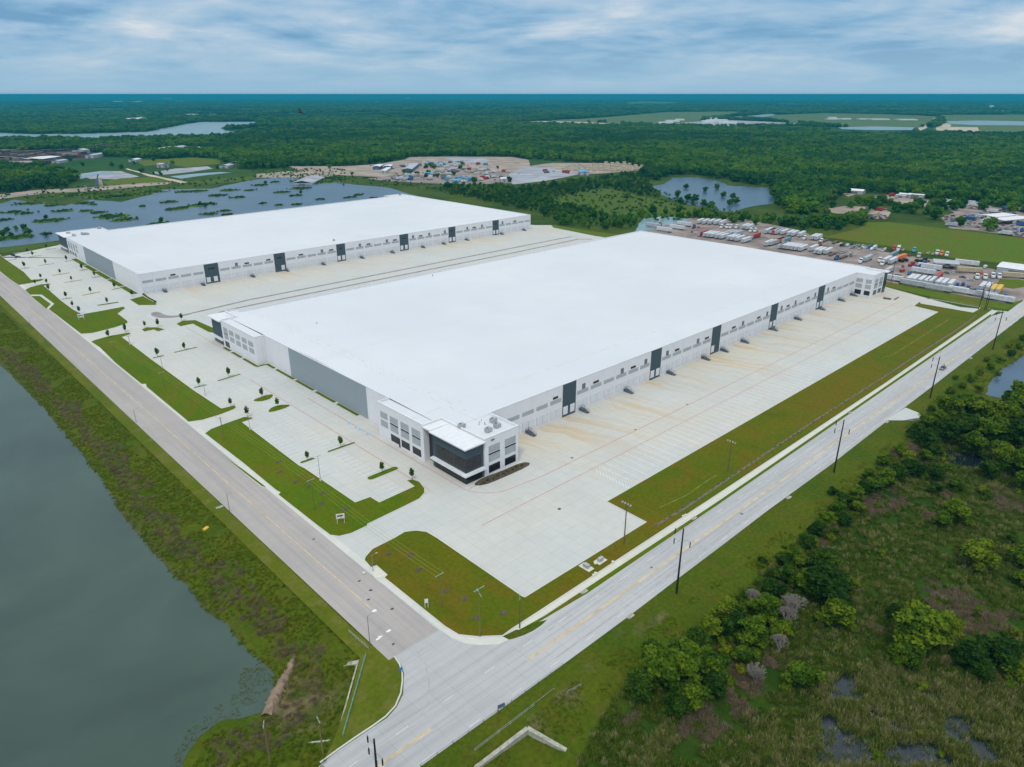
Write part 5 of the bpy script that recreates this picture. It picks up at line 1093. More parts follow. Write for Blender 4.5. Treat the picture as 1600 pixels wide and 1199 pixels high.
def mids(f, pts, col='white', ang=-90., kind='trailer', pl=YP): ends(f, pts, col, ang, kind, pl, 0.)
RA = 'in the first row of the truck yard'; RB = 'in the back row of the truck yard'; RC = 'by the fence side of the truck yard'
ends(fR1, [(722, 300), (764, 305), (806, 310), (860, 318), (908, 326), (992, 338), (1037, 344), (1088, 352)], 'white', 5, pl='in the tight row behind the roof')
ends(fR1, [(1158, 370)], 'white', 5, pl='alone beside the red trailer'); ends(fR1, [(1420, 405)], 'white', 6, pl='alone between the two tight rows')
ends(fR1, [(965, 285), (1015, 290), (1070, 292)], 'silver', 5, pl='behind the tight row by the roof')
ends(fR1, [(665, 292), (1268, 322)], 'red', 5, pl=YP); ends(fR1, [(1555, 375)], 'orange', 5, pl=YP); ends(fR1, [(1572, 436)], 'silver', 5, pl='half hidden by the roof edge')
mids(fR1, [(275, 235), (420, 208), (500, 170)], 'white', -88, pl='lying lengthwise at far left of the yard'); mids(fR1, [(150, 185)], 'silver', -88, pl='at the far left end of the truck yard')
mids(fR1, [(612, 195)], 'blue', 20, 'tractor'); mids(fR1, [(225, 170)], 'red', 20, 'tractor'); mids(fR1, [(590, 240), (665, 190)], 'red', 30, 'sedan')
ends(fR1, [(650, 152), (715, 156), (780, 158), (845, 162), (905, 168)], 'white', 12, pl=RB); mids(fR1, [(995, 195), (1032, 198), (1262, 238), (1312, 238), (930, 195), (1100, 198)], 'white', 190, 'tractor', RB)
ends(fR1, [(1160, 212), (1205, 218), (1420, 262), (1475, 265), (1540, 272)], 'white', 8, pl=RB); mids(fR1, [(1515, 265)], 'red', 190, 'tractor', RB)
ends(fR2, [(140, 362), (180, 368), (220, 374), (262, 380), (305, 386), (352, 392)], 'white', 5, pl='in the middle tight row'); ends(fR2, [(472, 392)], 'white', 5, pl='next to the red truck')
ends(fR2, [(530, 420), (572, 428), (640, 428)], 'white', 6, pl='in the three past the middle row'); ends(fR2, [(690, 446)], kind='flat', col='white', ang=6)
ends(fR2, [(20, 192), (80, 196), (150, 204), (222, 218), (268, 222), (345, 230), (490, 262), (535, 266)], 'white', 8, pl='in the long back row')
ends(fR2, [(105, 300)], 'orange', 5, pl='in the middle of the truck yard'); ends(fR2, [(165, 300)], 'teal', 5, pl='in the middle of the truck yard'); ends(fR2, [(15, 328)], 'silver', 5, pl='in the middle of the truck yard')
mids(fR2, [(415, 252), (605, 285)], 'white', 190, 'tractor', RB); mids(fR2, [(65, 190), (585, 322)], 'red', 190, 'tractor', RB); mids(fR2, [(785, 478)], 'blue', 180, 'tractor', YP); ends(fR2, [(810, 478)], kind='flat', col='white', ang=3); mids(fR2, [(760, 292), (650, 270)], 'grey', 8, 'flat', RB)
mids(fR2, [(1052, 515), (1270, 505), (1298, 545)], 'white', 190, 'tractor', YP); ends(fR2, [(1090, 512)], 'silver', 4, pl='behind the white truck at the right of the truck yard'); ends(fR2, [(1310, 530), (1375, 540)], 'white', 4, pl='near the light pole of the truck yard'); ends(fR2, [(1385, 470)], 'teal', 4, pl='near the light pole of the truck yard'); ends(fR2, [(1452, 500)], 'orange', -3, pl='near the light pole of the truck yard')
mids(fR2, [(1432, 375)], 'red', 190, 'tractor', 'parked against the green field'); mids(fR2, [(1480, 378)], 'white', 190, 'tractor', 'parked against the green field')
cols = ['white', 'white', 'silver', 'grey', 'black', 'red', 'blue', 'white', 'silver', 'tan', 'grey']
r4 = random.Random(11)
for k in range(34):
    u = 825+k*15.5+r4.uniform(-5, 5); v = 312+(u-825)*.12+r4.uniform(-18, 22); X, Y = G(*fR2([(u, v)])[0]); vehicle(r4.choice(['sedan', 'sedan', 'pickup', 'van']), X, Y, r4.choice([5, 185])+r4.uniform(-8, 8), r4.choice(cols), 'in the crowded line along the green field')
for u, v in ((800, 400), (835, 405), (860, 398), (885, 388), (950, 405), (940, 440)): X, Y = G(*fR2([(u, v)])[0]); vehicle(r4.choice(['sedan', 'pickup']), X, Y, r4.uniform(0, 30), r4.choice(cols), 'in the small cluster amid the truck yard')
FE = 'standing along the fence of the concrete yard'
mids(fR3, [(75, 425), (450, 350)], 'white', -91, pl='lying lengthwise left of the open shed'); mids(fR3, [(945, 255)], 'white', -80, pl='lying lengthwise right of the open shed'); mids(fR3, [(520, 300)], 'white', -88, pl='just behind the long white trailer')
mids(fR3, [(335, 492)], 'silver', -93, pl=FE); mids(fR3, [(620, 545)], 'silver', -91, pl=FE); mids(fR3, [(885, 575)], 'white', -91, pl=FE); mids(fR3, [(1120, 615)], 'silver', -91, pl=FE); mids(fR3, [(1310, 662)], 'white', -91, pl=FE); mids(fR3, [(1485, 400)], 'tan', -62, pl='by the grass plot')
ends(fR3, [(20, 365)], 'silver', 5, pl='left of the light pole'); ends(fR3, [(275, 462), (330, 468), (400, 480), (470, 490), (510, 492)], 'white', 6, pl='in the group behind the fence row'); ends(fR3, [(600, 505), (660, 515), (735, 525)], 'white', 6, pl='in the second group behind the fence'); ends(fR3, [(590, 440)], 'red', 6, pl=YP)
ends(fR3, [(1095, 555), (1160, 562)], 'white', 6, pl='beside the yellow trucks'); ends(fR3, [(1225, 580), (1290, 585)], 'yellow', 6, pl='at the right end of the yard', L_=6)
mids(fR3, [(125, 72)], 'red', 190, 'tractor', 'along the green field edge'); mids(fR3, [(175, 75), (612, 130), (720, 150)], 'white', 190, 'tractor', 'along the green field edge'); mids(fR3, [(350, 100)], 'sky', 190, 'tractor', 'along the green field edge'); mids(fR3, [(660, 140)], 'orange', 190, 'tractor', 'along the green field edge')
mids(fR3, [(225, 85), (565, 130), (510, 120)], 'tan', 190, 'pickup', 'along the green field edge'); mids(fR3, [(390, 215), (245, 205), (200, 215)], 'black', 60, 'van', YP); mids(fR3, [(465, 255), (420, 285)], 'blue', 150, 'tractor', YP); mids(fR3, [(475, 215)], 'black', 150, 'tractor', YP); mids(fR3, [(335, 265)], 'red', 150, 'tractor', YP)
mids(fR3, [(1060, 405), (1150, 408), (1240, 392), (1310, 400)], 'white', 200, 'tractor', 'in the row left of the grass plot'); mids(fR3, [(1330, 325), (1375, 300), (1400, 290)], 'blue', 200, 'tractor', 'clustered by the big white roof'); mids(fR3, [(970, 340)], 'tan', -60, 'trailer', YP)
mids(fR3, [(185, 288), (790, 335)], 'white', 20, 'sedan', YP); mids(fR3, [(222, 272)], 'red', 20, 'sedan', YP); mids(fR3, [(900, 395), (150, 375), (180, 380), (715, 345)], 'grey', 70, 'sedan', YP); mids(fR3, [(200, 460)], 'red', 5, 'pickup', YP); mids(fR3, [(840, 485), (905, 480), (965, 515), (1200, 465), (1130, 470), (1385, 610)], 'blue', 10, 'van', YP)
YPOLY = fR3([(60, 130), (300, 140), (560, 170), (800, 210), (1280, 290), (1300, 440), (1440, 560), (1430, 640), (1000, 560), (560, 430), (60, 330)]); taken = [tuple(t[0].location[:2]) for t in POOL if t[0].name.split('.')[0] in ('trailer', 'semi_truck', 'van', 'car', 'pickup_truck', 'flatbed_trailer')]
k = 0
for _ in range(4000):
    if k >= 46: break
    x, y = r4.uniform(1385, 1580), r4.uniform(395, 470)
    if not inside(np.array([(x, y)]), YPOLY)[0]: continue
    X, Y = G(x, y); big = k % 6 == 0
    if any(math.hypot(X-a, Y-b) < (14 if big else 6.5) for a, b in taken): continue
    taken.append((X, Y)); vehicle('tractor' if big else r4.choice(['sedan', 'pickup', 'van']), X, Y, r4.choice([5, 190, 95])+r4.uniform(-15, 15), r4.choice(['white', 'blue', 'grey', 'black', 'red', 'silver']), 'in the open part of the truck yard'); k += 1
o = vehicle('sedan', *G(1472.7, 577), 180, 'grey', 'driving on the long road past the utility pole', .014, 'dark grey car', 'car', 'cars on the move')
o = vehicle('pickup', *G(*fA([(135, 132)])[0]), 100, 'black', 'parked at the far end of the rear car park', .01, 'black pickup', 'pickup', 'cars in the far car park')
o = vehicle('sedan', *G(*fA([(180, 152)])[0]), 20, 'grey', 'parked at the far end of the rear car park', .01, 'dark grey car', 'car', 'cars in the far car park')
# small far-off vehicles: too small to show parts
jm = MB(); b_, g_ = carbody('sedan'); jm.profile(b_, -.9, .9); jm.cur = 1; jm.profile([(x, z+.01) for x, z in g_], -.76, .76); JM = jm.mesh('small_car', ['paint_white', 'car_glass'])
tm = MB(); tm.box(-5, 3, -1.25, 1.25, .9, 3.8); tm.profile([(3.2, .6), (3.2, 2.8), (4.6, 2.7), (5.2, 1.7), (5.8, 1.5), (5.8, .6)], -1.1, 1.1); tm.cur = 1; tm.box(-4.6, 5.2, -1.0, 1.0, 0, .9); TM = tm.mesh('small_truck', ['paint_white', 'rubber'])
def small(me, nm, X, Y, ang, col, pl, z=.16):
    o = bpy.data.objects.new(nm, me); C.objects.link(o); o.location = (X, Y, z); o.rotation_euler = (0, 0, R(ang)); paint(o, 'paint_'+col); tr_ = me is TM
    cn = {'sky': 'bright blue', 'teal': 'dull teal', 'silver': 'light grey', 'grey': 'dark grey'}.get(col, col)
    pool(o, f'small {cn} {"box truck" if tr_ else "car"}', pl, 'truck' if tr_ else 'car', ('trucks ' if tr_ else 'cars ')+pl)
def crowd(poly, n, pl, tr_=.15, colz=cols, z=.16, size=1.):
    P = W(poly); k = 0; xs = [p[0] for p in poly]; ys = [p[1] for p in poly]; done = []
    for _ in range(n*30):
        if k >= n: break
        x, y = r4.uniform(min(xs), max(xs)), r4.uniform(min(ys), max(ys))
        if not inside(np.array([(x, y)]), poly)[0]: continue
        X, Y = G(x, y)
        if any((X-a)**2+(Y-b)**2 < 30 for a, b in done): continue
        done.append((X, Y)); small(*((TM, 'parked_truck') if r4.random() < tr_ else (JM, 'parked_car')), X, Y, r4.choice([0, 90])+r4.uniform(-12, 12), r4.choice(colz), pl, z); k += 1
crowd(fJ([(365, 235), (520, 235), (525, 262), (380, 265)]), 14, 'in the first vehicle lot past the green field', .2); crowd(fJ([(360, 180), (520, 185), (520, 200), (400, 200)]), 10, 'in the first vehicle lot past the green field', .1)
crowd(fJ([(440, 70), (540, 72), (650, 88), (620, 108), (430, 100)]), 12, 'in the clearing by the forest', .3); crowd(fJ([(940, 115), (1100, 130), (1260, 150), (1240, 170), (1080, 160), (940, 150)]), 26, 'in the junk lot by the forest', .3, ['white', 'silver', 'white', 'teal'])
crowd(fJ([(950, 215), (1060, 240), (1050, 330), (1000, 300), (940, 240)]), 16, 'in the left part of the junk lot', .2); crowd(fJ([(1120, 240), (1330, 250), (1400, 300), (1380, 340), (1200, 330), (1100, 270)]), 34, 'in the middle of the junk lot', .15)
crowd(fJ([(1350, 190), (1600, 190), (1600, 220), (1340, 215)]), 14, 'at the back of the junk lot', .3); crowd(fJ([(1380, 330), (1600, 345), (1600, 405), (1420, 390)]), 24, 'at the near right of the junk lot', .2)
crowd(fK([(300, 270), (430, 260), (560, 245), (600, 270), (500, 300), (330, 300)]), 20, 'in the left of the salvage yard', .35, cols, .2); crowd(fK([(820, 285), (1070, 270), (1080, 310), (830, 325)]), 18, 'in the right of the salvage yard', .7, ['white', 'sky', 'white', 'silver', 'sky'], .2)
crowd(fK([(760, 195), (940, 190), (960, 225), (760, 230)]), 14, 'in the middle of the salvage yard', .5, cols, .2); crowd(fK([(1020, 150), (1450, 200), (1440, 230), (1060, 240)]), 14, 'at the right end of the salvage yard', .5, ['white', 'red', 'silver', 'white'], .2); crowd(fK([(560, 210), (740, 215), (740, 290), (600, 290)]), 12, 'amid the trees of the salvage yard', .4, cols, .2)
crowd(fK([(380, 140), (900, 125), (960, 150), (900, 165), (400, 160)]), 20, 'in the back row of the salvage yard', 1., ['white', 'silver', 'white', 'sky'], .2); crowd(fL([(420, 170), (740, 185), (740, 200), (430, 190)]), 6, 'in the pallet yard', .5, ['red', 'white', 'grey'], .25)

crowd(fK([(100, 150), (360, 130), (1000, 110), (1240, 130), (1200, 160), (400, 175), (120, 190)]), 34, 'behind the blue buildings of the salvage yard', .75, ['white', 'silver', 'white', 'grey', 'sky', 'red'], .2)
crowd(fK([(360, 225), (800, 200), (1100, 190), (1100, 260), (600, 300), (330, 285)]), 46, 'across the middle of the salvage yard', .45, cols, .2)
crowd(fK([(1060, 160), (1500, 190), (1560, 230), (1300, 330), (1080, 330), (1100, 220)]), 30, 'over the right half of the salvage yard', .6, ['white', 'silver', 'red', 'grey', 'white'], .2)
for q in [(440, 225, 5), (480, 230, 4), (650, 175, 6), (700, 170, 7), (730, 180, 6), (990, 140, 5), (975, 190, 5), (920, 245, 5), (760, 265, 5), (650, 260, 5), (1110, 310, 6), (1340, 180, 4), (1450, 305, 6), (1350, 400, 7), (1120, 440, 8)]:
    u, v, r_ = q; X, Y = G(*fK([(u, v)])[0]); pool(place(MID[int(u) % 4], X, Y, .15, r_/5.5, u), 'round green tree', 'growing in the salvage yard', 'tree', 'trees in the salvage yard')
crowd(fJ([(1100, 180), (1330, 170), (1600, 230), (1600, 330), (1420, 320), (1180, 300)]), 40, 'in the heart of the junk lot', .25, cols, .16)
# ---------------------------------------------------------------- sheds, stacks and far buildings
def shed(px, sx, sy, h, ang, label, roofm='white_metal', wallm='paint_silver', nm='shed', cat='building', open_=False, grp=None, z=.1, pit=.1):
    X, Y = G(*px); e = empty(nm, (X, Y, z), R(ang), label, cat, grp); m = MB()
    if open_:
        for i in (-1, 0, 1):
            for j in (-1, 1): m.box(i*sx*.46-.1, i*sx*.46+.1, j*sy*.46-.1, j*sy*.46+.1, 0, h)
    else: m.box(-sx/2, sx/2, -sy/2, sy/2, -.3, h)
    m.build('post' if open_ else 'wall', wallm, e)
    m = MB(); m.profile([(-sx/2-.4, h), (0, h+sx*pit), (sx/2+.4, h), (sx/2+.4, h+.15), (0, h+sx*pit+.15), (-sx/2-.4, h+.15)], -sy/2-.4, sy/2+.4); m.build('roof', roofm, e)
    if not open_:
        m = MB(); m.box(-sx/2-.04, -sx/2+.01, -sy*.2, sy*.2, 0, h*.75); m.box(-sx*.15, sx*.15, -sy/2-.04, -sy/2+.01, 0, h*.7); m.build('door', 'vent_grey', e)
    return e
shed(fR3([(700, 275)])[0], 14, 16, 4.2, 20, 'open shed with pale flat roof in the truck yard', 'paint_silver', 'chassis', 'open_shed', 'shed', True, None, .01, .02)
shed(fR3([(1530, 340)])[0], 22, 24, 4.5, 5, 'wide building with ribbed white roof at the right of the truck yard', z=.01, pit=.03)
shed(fJ([(285, 62)])[0], 16, 20, 4, 8, 'pale roofed house among the trees before the forest'); shed(fJ([(1400, 262)])[0], 16, 34, 4, 70, 'long low roof in the junk lot', open_=True, wallm='chassis', nm='open_shed', pit=.02); shed(fJ([(1490, 292)])[0], 15, 42, 4.5, 70, 'white roofed open shed at the front of the junk lot', open_=True, wallm='chassis', nm='open_shed', pit=.03)
shed(fJ([(60, 68)])[0], 12, 12, 4, 20, 'small pale house between the trees left of the clearing'); shed(fJ([(672, 92)])[0], 8, 14, 4, 0, 'small white shed at the edge of the forest, left of its twin'); shed(fJ([(760, 96)])[0], 8, 18, 4, 0, 'long white shed at the edge of the forest'); shed(fJ([(640, 96)])[0], 8, 12, 3, 0, 'small grey shed behind the red vehicles', 'paint_silver')
shed(fN1([(265, 618)])[0], 40, 60, 9, -42, 'large white open-sided shed beside the dark scrap rows', open_=True, wallm='chassis', nm='open_shed', pit=.03); shed(fN1([(375, 618)])[0], 14, 30, 4, -42, 'low grey building right of the scrap shed', 'paint_silver'); shed(fN1([(600, 585)])[0], 16, 50, 6, -42, 'long pale teal roof right of the scrap rows', 'paint_silver'); shed(fN1([(510, 562)])[0], 25, 25, 8, -42, 'square pale building behind the scrap rows', 'paint_silver')
shed(fN1([(1520, 632)])[0], 26, 70, 6, -45, 'long green walled building with pale roof', 'paint_silver', 'paint_green'); shed(fN1([(1430, 645)])[0], 16, 45, 4, -45, 'long low grey building left of the green one', 'paint_silver'); shed(fN1([(1020, 648)])[0], 14, 14, 6, 20, 'small grey house by the square field', 'paint_silver'); shed(fN1([(845, 610)])[0], 14, 24, 4, -42, 'small white roof by the square field')
for i, (u, v, sx, sy) in enumerate(((1020, 548, 20, 70), (1110, 540, 20, 60), (1190, 545, 18, 70), (1250, 545, 14, 40))): pool(shed(fN1([(u, v)])[0], sx, sy, 7, -42, 'x', 'paint_silver'), 'pale industrial roof', 'in the row behind the scrap yard woods', 'building', 'industrial roofs behind the woods')
for u, v, sx, sy in ((190, 178, 12, 34), (290, 178, 12, 26)): pool(shed(fK([(u, v)])[0], sx, sy, 5, -43, 'x', 'white_metal', 'paint_blue', z=.2), 'pale roofed blue building', 'at the left of the salvage yard', 'building', 'blue buildings in the salvage yard')
shed(fK([(510, 185)])[0], 14, 100, 5, -43, 'very long dark blue walled building in the salvage yard', 'paint_silver', 'paint_blue', z=.2); shed(fK([(265, 205)])[0], 8, 60, 3.5, -43, 'long low pale trailer-like shed at the left of the salvage yard', 'white_metal', z=.2); shed(fK([(675, 250)])[0], 14, 16, 4, -40, 'small building with bright blue roof in the salvage yard', 'paint_sky', z=.2); shed(fK([(1400, 300)])[0], 10, 20, 4, -40, 'small white shed at the right of the salvage yard', z=.2); shed(fL([(810, 200)])[0], 14, 34, 4, -42, 'building with light blue roof beside the pallet stacks', 'paint_sky', z=.25); shed(fN2([(330, 735)])[0], 30, 80, 2, -42, 'low pale platform at the lake shore', 'grey_lot', 'paint_silver', nm='platform')
shed(fN1([(840, 360)])[0], 60, 160, 10, -43, 'white warehouse in the woods beyond the river')
lp = MB(); lp.box(-3, 3, -3, 3, 0, 3)
for k in range(1, 5): lp.box(-3.06, 3.06, -3.06, 3.06, k*.6-.03, k*.6+.03)
LP = lp.mesh('pallet_stack', 'paint_tan')
for row in range(5):
    for k in range(15):
        u = 620+k*58+r4.uniform(-8, 8); v = 172-row*17+(k*-.6)+r4.uniform(-2, 2)
        if u < 780 and row > 2 or v < 92+abs(u-1150)*.05: continue
        if row > 0 and u > 1400: continue
        X, Y = G(*fL([(u, v)])[0]); o = bpy.data.objects.new('pallet_stack', LP); C.objects.link(o); o.location = (X, Y, .25); o.rotation_euler = (0, 0, R(-42)); o.scale = (1, 1.3, r4.uniform(.7, 1.5)); pool(o, 'tan stack of pallets', f'in the {nth(row) or "first"} row of the pallet yard', 'pallet stack', 'pallet stacks in the yard before the forest')
hp = MB(); r5 = random.Random(3)
for k in range(260):
    u = r5.uniform(-60, 520); v = r5.uniform(550, 600)+(u > 300)*-8; X, Y = G(*fN1([(u, v)])[0]); hp.cur = r5.choice([0, 0, 1, 2]); a = r5.uniform(4, 14); b = r5.uniform(2, 6); h = r5.uniform(2, 6); hp.prism([(X-a, Y-b), (X+a, Y-b*.7), (X+a*.8, Y+b), (X-a*.7, Y+b*.9)], 0, h)
for k in range(40):
    X, Y = G(*fN1([(r5.uniform(540, 790), r5.uniform(528, 550))])[0]); hp.cur = 0; a = r5.uniform(6, 18); hp.prism([(X-a, Y-a), (X+a, Y-a*.6), (X+a*.7, Y+a), (X-a*.6, Y+a*.8)], 0, r5.uniform(6, 14))
tag(hp.build('scrap_heaps', ['dark_scrap', 'rust_scrap', 'gravel_yard']), 'rows of dark and rusty scrap heaps at far left', 'scrap heaps', None, 'stuff')
# conveyor plant
X, Y = G(*fN1([(610, 775)])[0]); e = empty('conveyor_plant', (X, Y, .1), R(-43), 'leaning dark conveyor and tan hopper on the dirt road by the lake', 'conveyor plant')
m = MB(); m.box(-1.5, 1.5, -1.5, 1.5, 0, 1); m.tube([(0, -6, .5), (0, 8, 17)], 1.1, 4); m.build('conveyor', 'paint_blue', e)
m = MB(); m.tube([(2, 6, 0), (2, 6, 5), (2, 6, 13), (2, 6, 14)], [2.6, 3.2, 2.2, 1.], 8); m.build('hopper', 'paint_tan', e); m = MB(); m.tube([(-2, -16, 1), (0, -30, 6)], .7, 4); m.box(-2, 2, -30, -24, 0, 2); m.build('feeder', 'steel', e)
X, Y = G(*fN1([(545, 782)])[0]); e = empty('wheel_loader', (X, Y, .12), R(60), 'yellow wheel loader left of the conveyor plant', 'loader')
m = MB(); m.profile([(-3, 1), (-3, 2.3), (-.6, 2.3), (1.2, 1.7), (2, 1)], -1.1, 1.1); m.build('body', 'paint_yellow', e); MB().box(-.8, .6, -.8, .8, 2.2, 3.5).build('cab', 'car_glass', e); m = MB(); m.tube([(1.2, -.7, 1.5), (3.8, -.7, .8)], .15, 4); m.tube([(1.2, .7, 1.5), (3.8, .7, .8)], .15, 4); m.profile([(3.6, .2), (3.6, 1.4), (4.8, .2)], -1.4, 1.4); m.build('bucket', 'paint_yellow', e)
for x in (-1.8, 1.6):
    for y in (-1.2, 1.2): o = P_('wheel', WM[.52], e, (x, y, .75)); o.scale = (1.45,)*3
# far white buildings and the skyline
FB = [(185, 161, 120, 40), (210, 161, 160, 30), (218, 161, 90, 40), (300, 182, 60, 20), (125, 186, 30, 18), (108, 189, 30, 14), (281, 160, 120, 30), (262, 155, 200, 30), (330, 181, 90, 14), (372, 180, 40, 16), (520, 161, 260, 20), (590, 161, 50, 30), (637, 154, 240, 30), (553, 183, 40, 18), (625, 179, 220, 10), (690, 179, 260, 10), (700, 148.8, 900, 50), (560, 149.8, 900, 30), (770, 165, 200, 10), (800, 163, 200, 14), (820, 166, 140, 10), (910, 154, 160, 25), (930, 154, 200, 16), (950, 153, 120, 22), (980, 154, 80, 18), (850, 174, 30, 18), (876, 173, 20, 18), (1165, 167, 120, 20), (1060, 148.6, 120, 160), (1090, 148.8, 500, 50), (1150, 149, 700, 30), (1190, 149.2, 500, 40), (1245, 149, 900, 30), (1340, 151, 900, 24), (1400, 151.5, 500, 20), (1440, 150, 90, 150), (1540, 151, 700, 24), (1420, 168, 260, 10), (1462, 170, 90, 16), (1500, 162, 140, 20), (1548, 171, 30, 50), (1560, 175, 120, 14), (1580, 176, 90, 12), (1595, 160, 200, 20), (1490, 161, 80, 20), (1310, 166, 60, 12), (15, 152.2, 260, 170), (25, 152.4, 200, 130), (55, 152.3, 240, 150), (62, 152.6, 160, 110), (195, 150.6, 300, 110), (40, 162, 240, 12), (1110, 187.5, 60, 16), (1120, 190, 90, 14), (1135, 193, 80, 10), (1105, 193, 50, 20), (1062, 188.5, 40, 12), (1050, 191, 60, 14), (1040, 193, 60, 10), (1300, 187, 60, 8), (1320, 187, 50, 10), (1372, 187.5, 90, 8), (1250, 197, 60, 10), (1240, 198, 80, 10), (1415, 188, 90, 8), (1350, 187, 60, 7), (1300, 185, 40, 10)]
for x, y, wd, h in FB:
    D = (np.array((*G(x, y), -CAMH))@FW); X, Y = G(x, y); e = empty('far_building', (X, Y, 0), HEAD-math.pi/2); r = wd/2*(1 if y > 156 else .8)
    if h > 90: m = MB(); m.box(-r*.25, r*.25, -r*.25, r*.25, -1, h*.5); m.box(r*.35, r*.7, -r*.25, r*.25, -1, h*.35)
    else: m = MB(); m.box(-r, r, -wd*.35, wd*.35, -1, h*.6)
    m.build('wall', 'paint_silver' if h > 90 else 'white_metal', e); hh = h*.5 if h > 90 else h*.6; s = r*.25 if h > 90 else r; MB().box(-s*1.02, s*1.02, -s*.5, s*.5, hh, hh+max(.4, h*.03)).build('roof', 'trim_white', e)
    pool(e, 'distant tower' if h > 90 else 'distant pale building', 'on the horizon' if y < 158 else 'in the far woods' if y < 184 else 'by the far fields', 'building', 'distant buildings '+('on the horizon' if y < 158 else 'in the far woods' if y < 184 else 'by the far fields'))

# ---------------------------------------------------------------- poles, lines, rails, signs
def top_h(b, t, z=0.):
    X, Y = G(*b, z); lo, hi = 0., 60.
    for _ in range(40):
        mid = (lo+hi)/2
        if PR(X, Y, mid)[1] > t: lo = mid
        else: hi = mid
    return lo
def big_pole(b, t, label):
    X, Y = G(*b); h = top_h(b, t); e = empty('utility_pole', (X, Y, -.1), 0, label, 'utility pole', 'tall dark power poles along the long road')
    MB().tube([(0, 0, 0), (.1, 0, h)], [.30, .17], 8).build('pole', 'dark_wood', e)
    for dy, z in ((-2.3, h-3.2), (2.3, h-1.4), (2.3, h-4.4)):
        m = MB(); m.tube([(.08, 0, z), (.08, dy, z+.5)], .045, 5); m.build('bracket', 'steel', e)
        m = MB(); m.tube([(.08, dy, z+.5), (.08, dy, z-.1), (.08, dy, z-1.3)], [.06, .16, .13], 6); m.build('insulator', 'dark_wood', e)
    m = MB(); m.tube([(.05, -1.3, h*.58), (.05, 0, h*.62), (.05, 1.2, h*.58)], .03, 4); m.build('guy_bracket', 'steel', e); return e, (X, Y, h)
bp = [big_pole((1551, 546), 486, 'farthest tall dark utility pole, opposite the fire access road'), big_pole((1453, 622), 557, 'tall dark utility pole beside the moving car'), big_pole((1303, 738), 656, 'tall dark utility pole halfway along the long road'), big_pole((1057, 927), 826, 'nearest complete tall dark utility pole on the grass slope')]
X, Y = 46.8, 85.9
bp.append(big_pole((591, 1230), 1155, 'tall dark utility pole cut off by the bottom of the picture'))
def wires(name, tops, offs, mat, r, label, sag=1.2):
    e = empty(name, (tops[0][0], tops[0][1], 0), 0, label, 'power line')
    for dx, dy, dz in offs:
        m = MB()
        for a, b in zip(tops[:-1], tops[1:]):
            p = [((a[0]+(b[0]-a[0])*t+dx), (a[1]+(b[1]-a[1])*t+dy), (a[2]+(b[2]-a[2])*t+dz)-4*sag*t*(1-t)) for t in np.linspace(0, 1, 12)]; m.tube(p, r, 3, False)
        m.build('wire', mat, e)
    settle(e); return e
wires('power_line', [(q[1][0], q[1][1], q[1][2]) for q in bp[::-1]], [(.1, -2.3, -4.5), (.1, 2.3, -2.7), (.1, 2.3, -5.7)], 'wire_dark', .012, 'thin dark power lines strung between the tall dark poles', 2.)
def wood_pole(b, t, label, arm=2.6, mat='green_wood', armat='arm_green', adir=0., n=1, z=.1, grp='wooden poles on the lawns beside the left road'):
    X, Y = G(*b); h = top_h(b, t); e = empty('utility_pole', (X, Y, z), R(adir), label, 'utility pole', grp)
    MB().tube([(0, 0, 0), (0, 0, h)], [.17, .11], 7).build('pole', mat, e)
    for k in range(n): m = MB(); m.box(-arm/2, arm/2, -.06+k*.0, .06, h-.25-k*1.1, h-.10-k*1.1); o = m.build('crossarm', armat, e); o.rotation_euler = (0, 0, R(70*k))
    for x in (-arm*.45, 0, arm*.45): MB().tube([(x, 0, h-.1), (x, 0, h+.12)], .05, 5).build('insulator', 'galvanised', e)
    return (X, Y, h)
t1 = wood_pole((178.6, 548), 534, 'wooden pole at the head of the first long lawn'); t2 = wood_pole((257, 606), 582, 'wooden pole in the middle of the second long lawn'); t3 = wood_pole((350, 688), 653, 'dark wooden pole at the lawn entrance corner', 1.4)
t4 = wood_pole((490.7, 798), 750, 'wooden pole with crossarm left of the white sign'); t5 = wood_pole((689, 950), 898, 'wooden pole with pale crossarm in the corner lawn')
t6 = wood_pole((750, 995), 920, 'wooden pole with two angled arms at the rounded street corner', 3.2, n=2); t7 = wood_pole((812, 982), 932, 'wooden pole by the pavement right of the street corner', 2.6, 'brown_wood', adir=45)
wires('power_line', [t1, t2, t4, t5], [(-1.15, 0, .1), (0, 0, .1), (1.15, 0, .1)], 'wire', .03, 'three yellow green overhead wires running along the left road lawns', .9)
wood_pole((505, 1180), 1117, 'pale wooden pole beside the overgrown culvert, right of its twin', 1.8, adir=80, z=-1.2, grp='wooden poles near the culvert'); wood_pole((422, 1190), 1122, 'pale wooden pole beside the overgrown culvert, left of its twin', 1.8, adir=60, z=-1.5, grp='wooden poles near the culvert')
def lamp(b, t, label, mat='chassis', arm=1.6, base=None, adir=0., cat='street lamp', grp='street lamps', nh=1):
    X, Y = G(*b); h = top_h(b, t); e = empty('street_lamp', (X, Y, 0), R(adir), label, cat, grp); MB().tube([(0, 0, -.1), (0, 0, h)], [.11, .07], 7).build('pole', mat, e)
    for k in range(nh):
        s = 1 if k == 0 else -1; m = MB(); m.tube([(0, 0, h-.1), (s*arm, 0, h+.05)], .045, 5); m.build('arm', mat, e); m = MB(); m.box(min(s*arm, s*(arm+.6)), max(s*arm, s*(arm+.6)), -.16, .16, h-.02, h+.1); m.build('lamp_head', 'galvanised', e)
    if base: MB().tube([(0, 0, -.1), (0, 0, .75)], .33, 10).build('footing', 'walk_concrete', e)
    return e
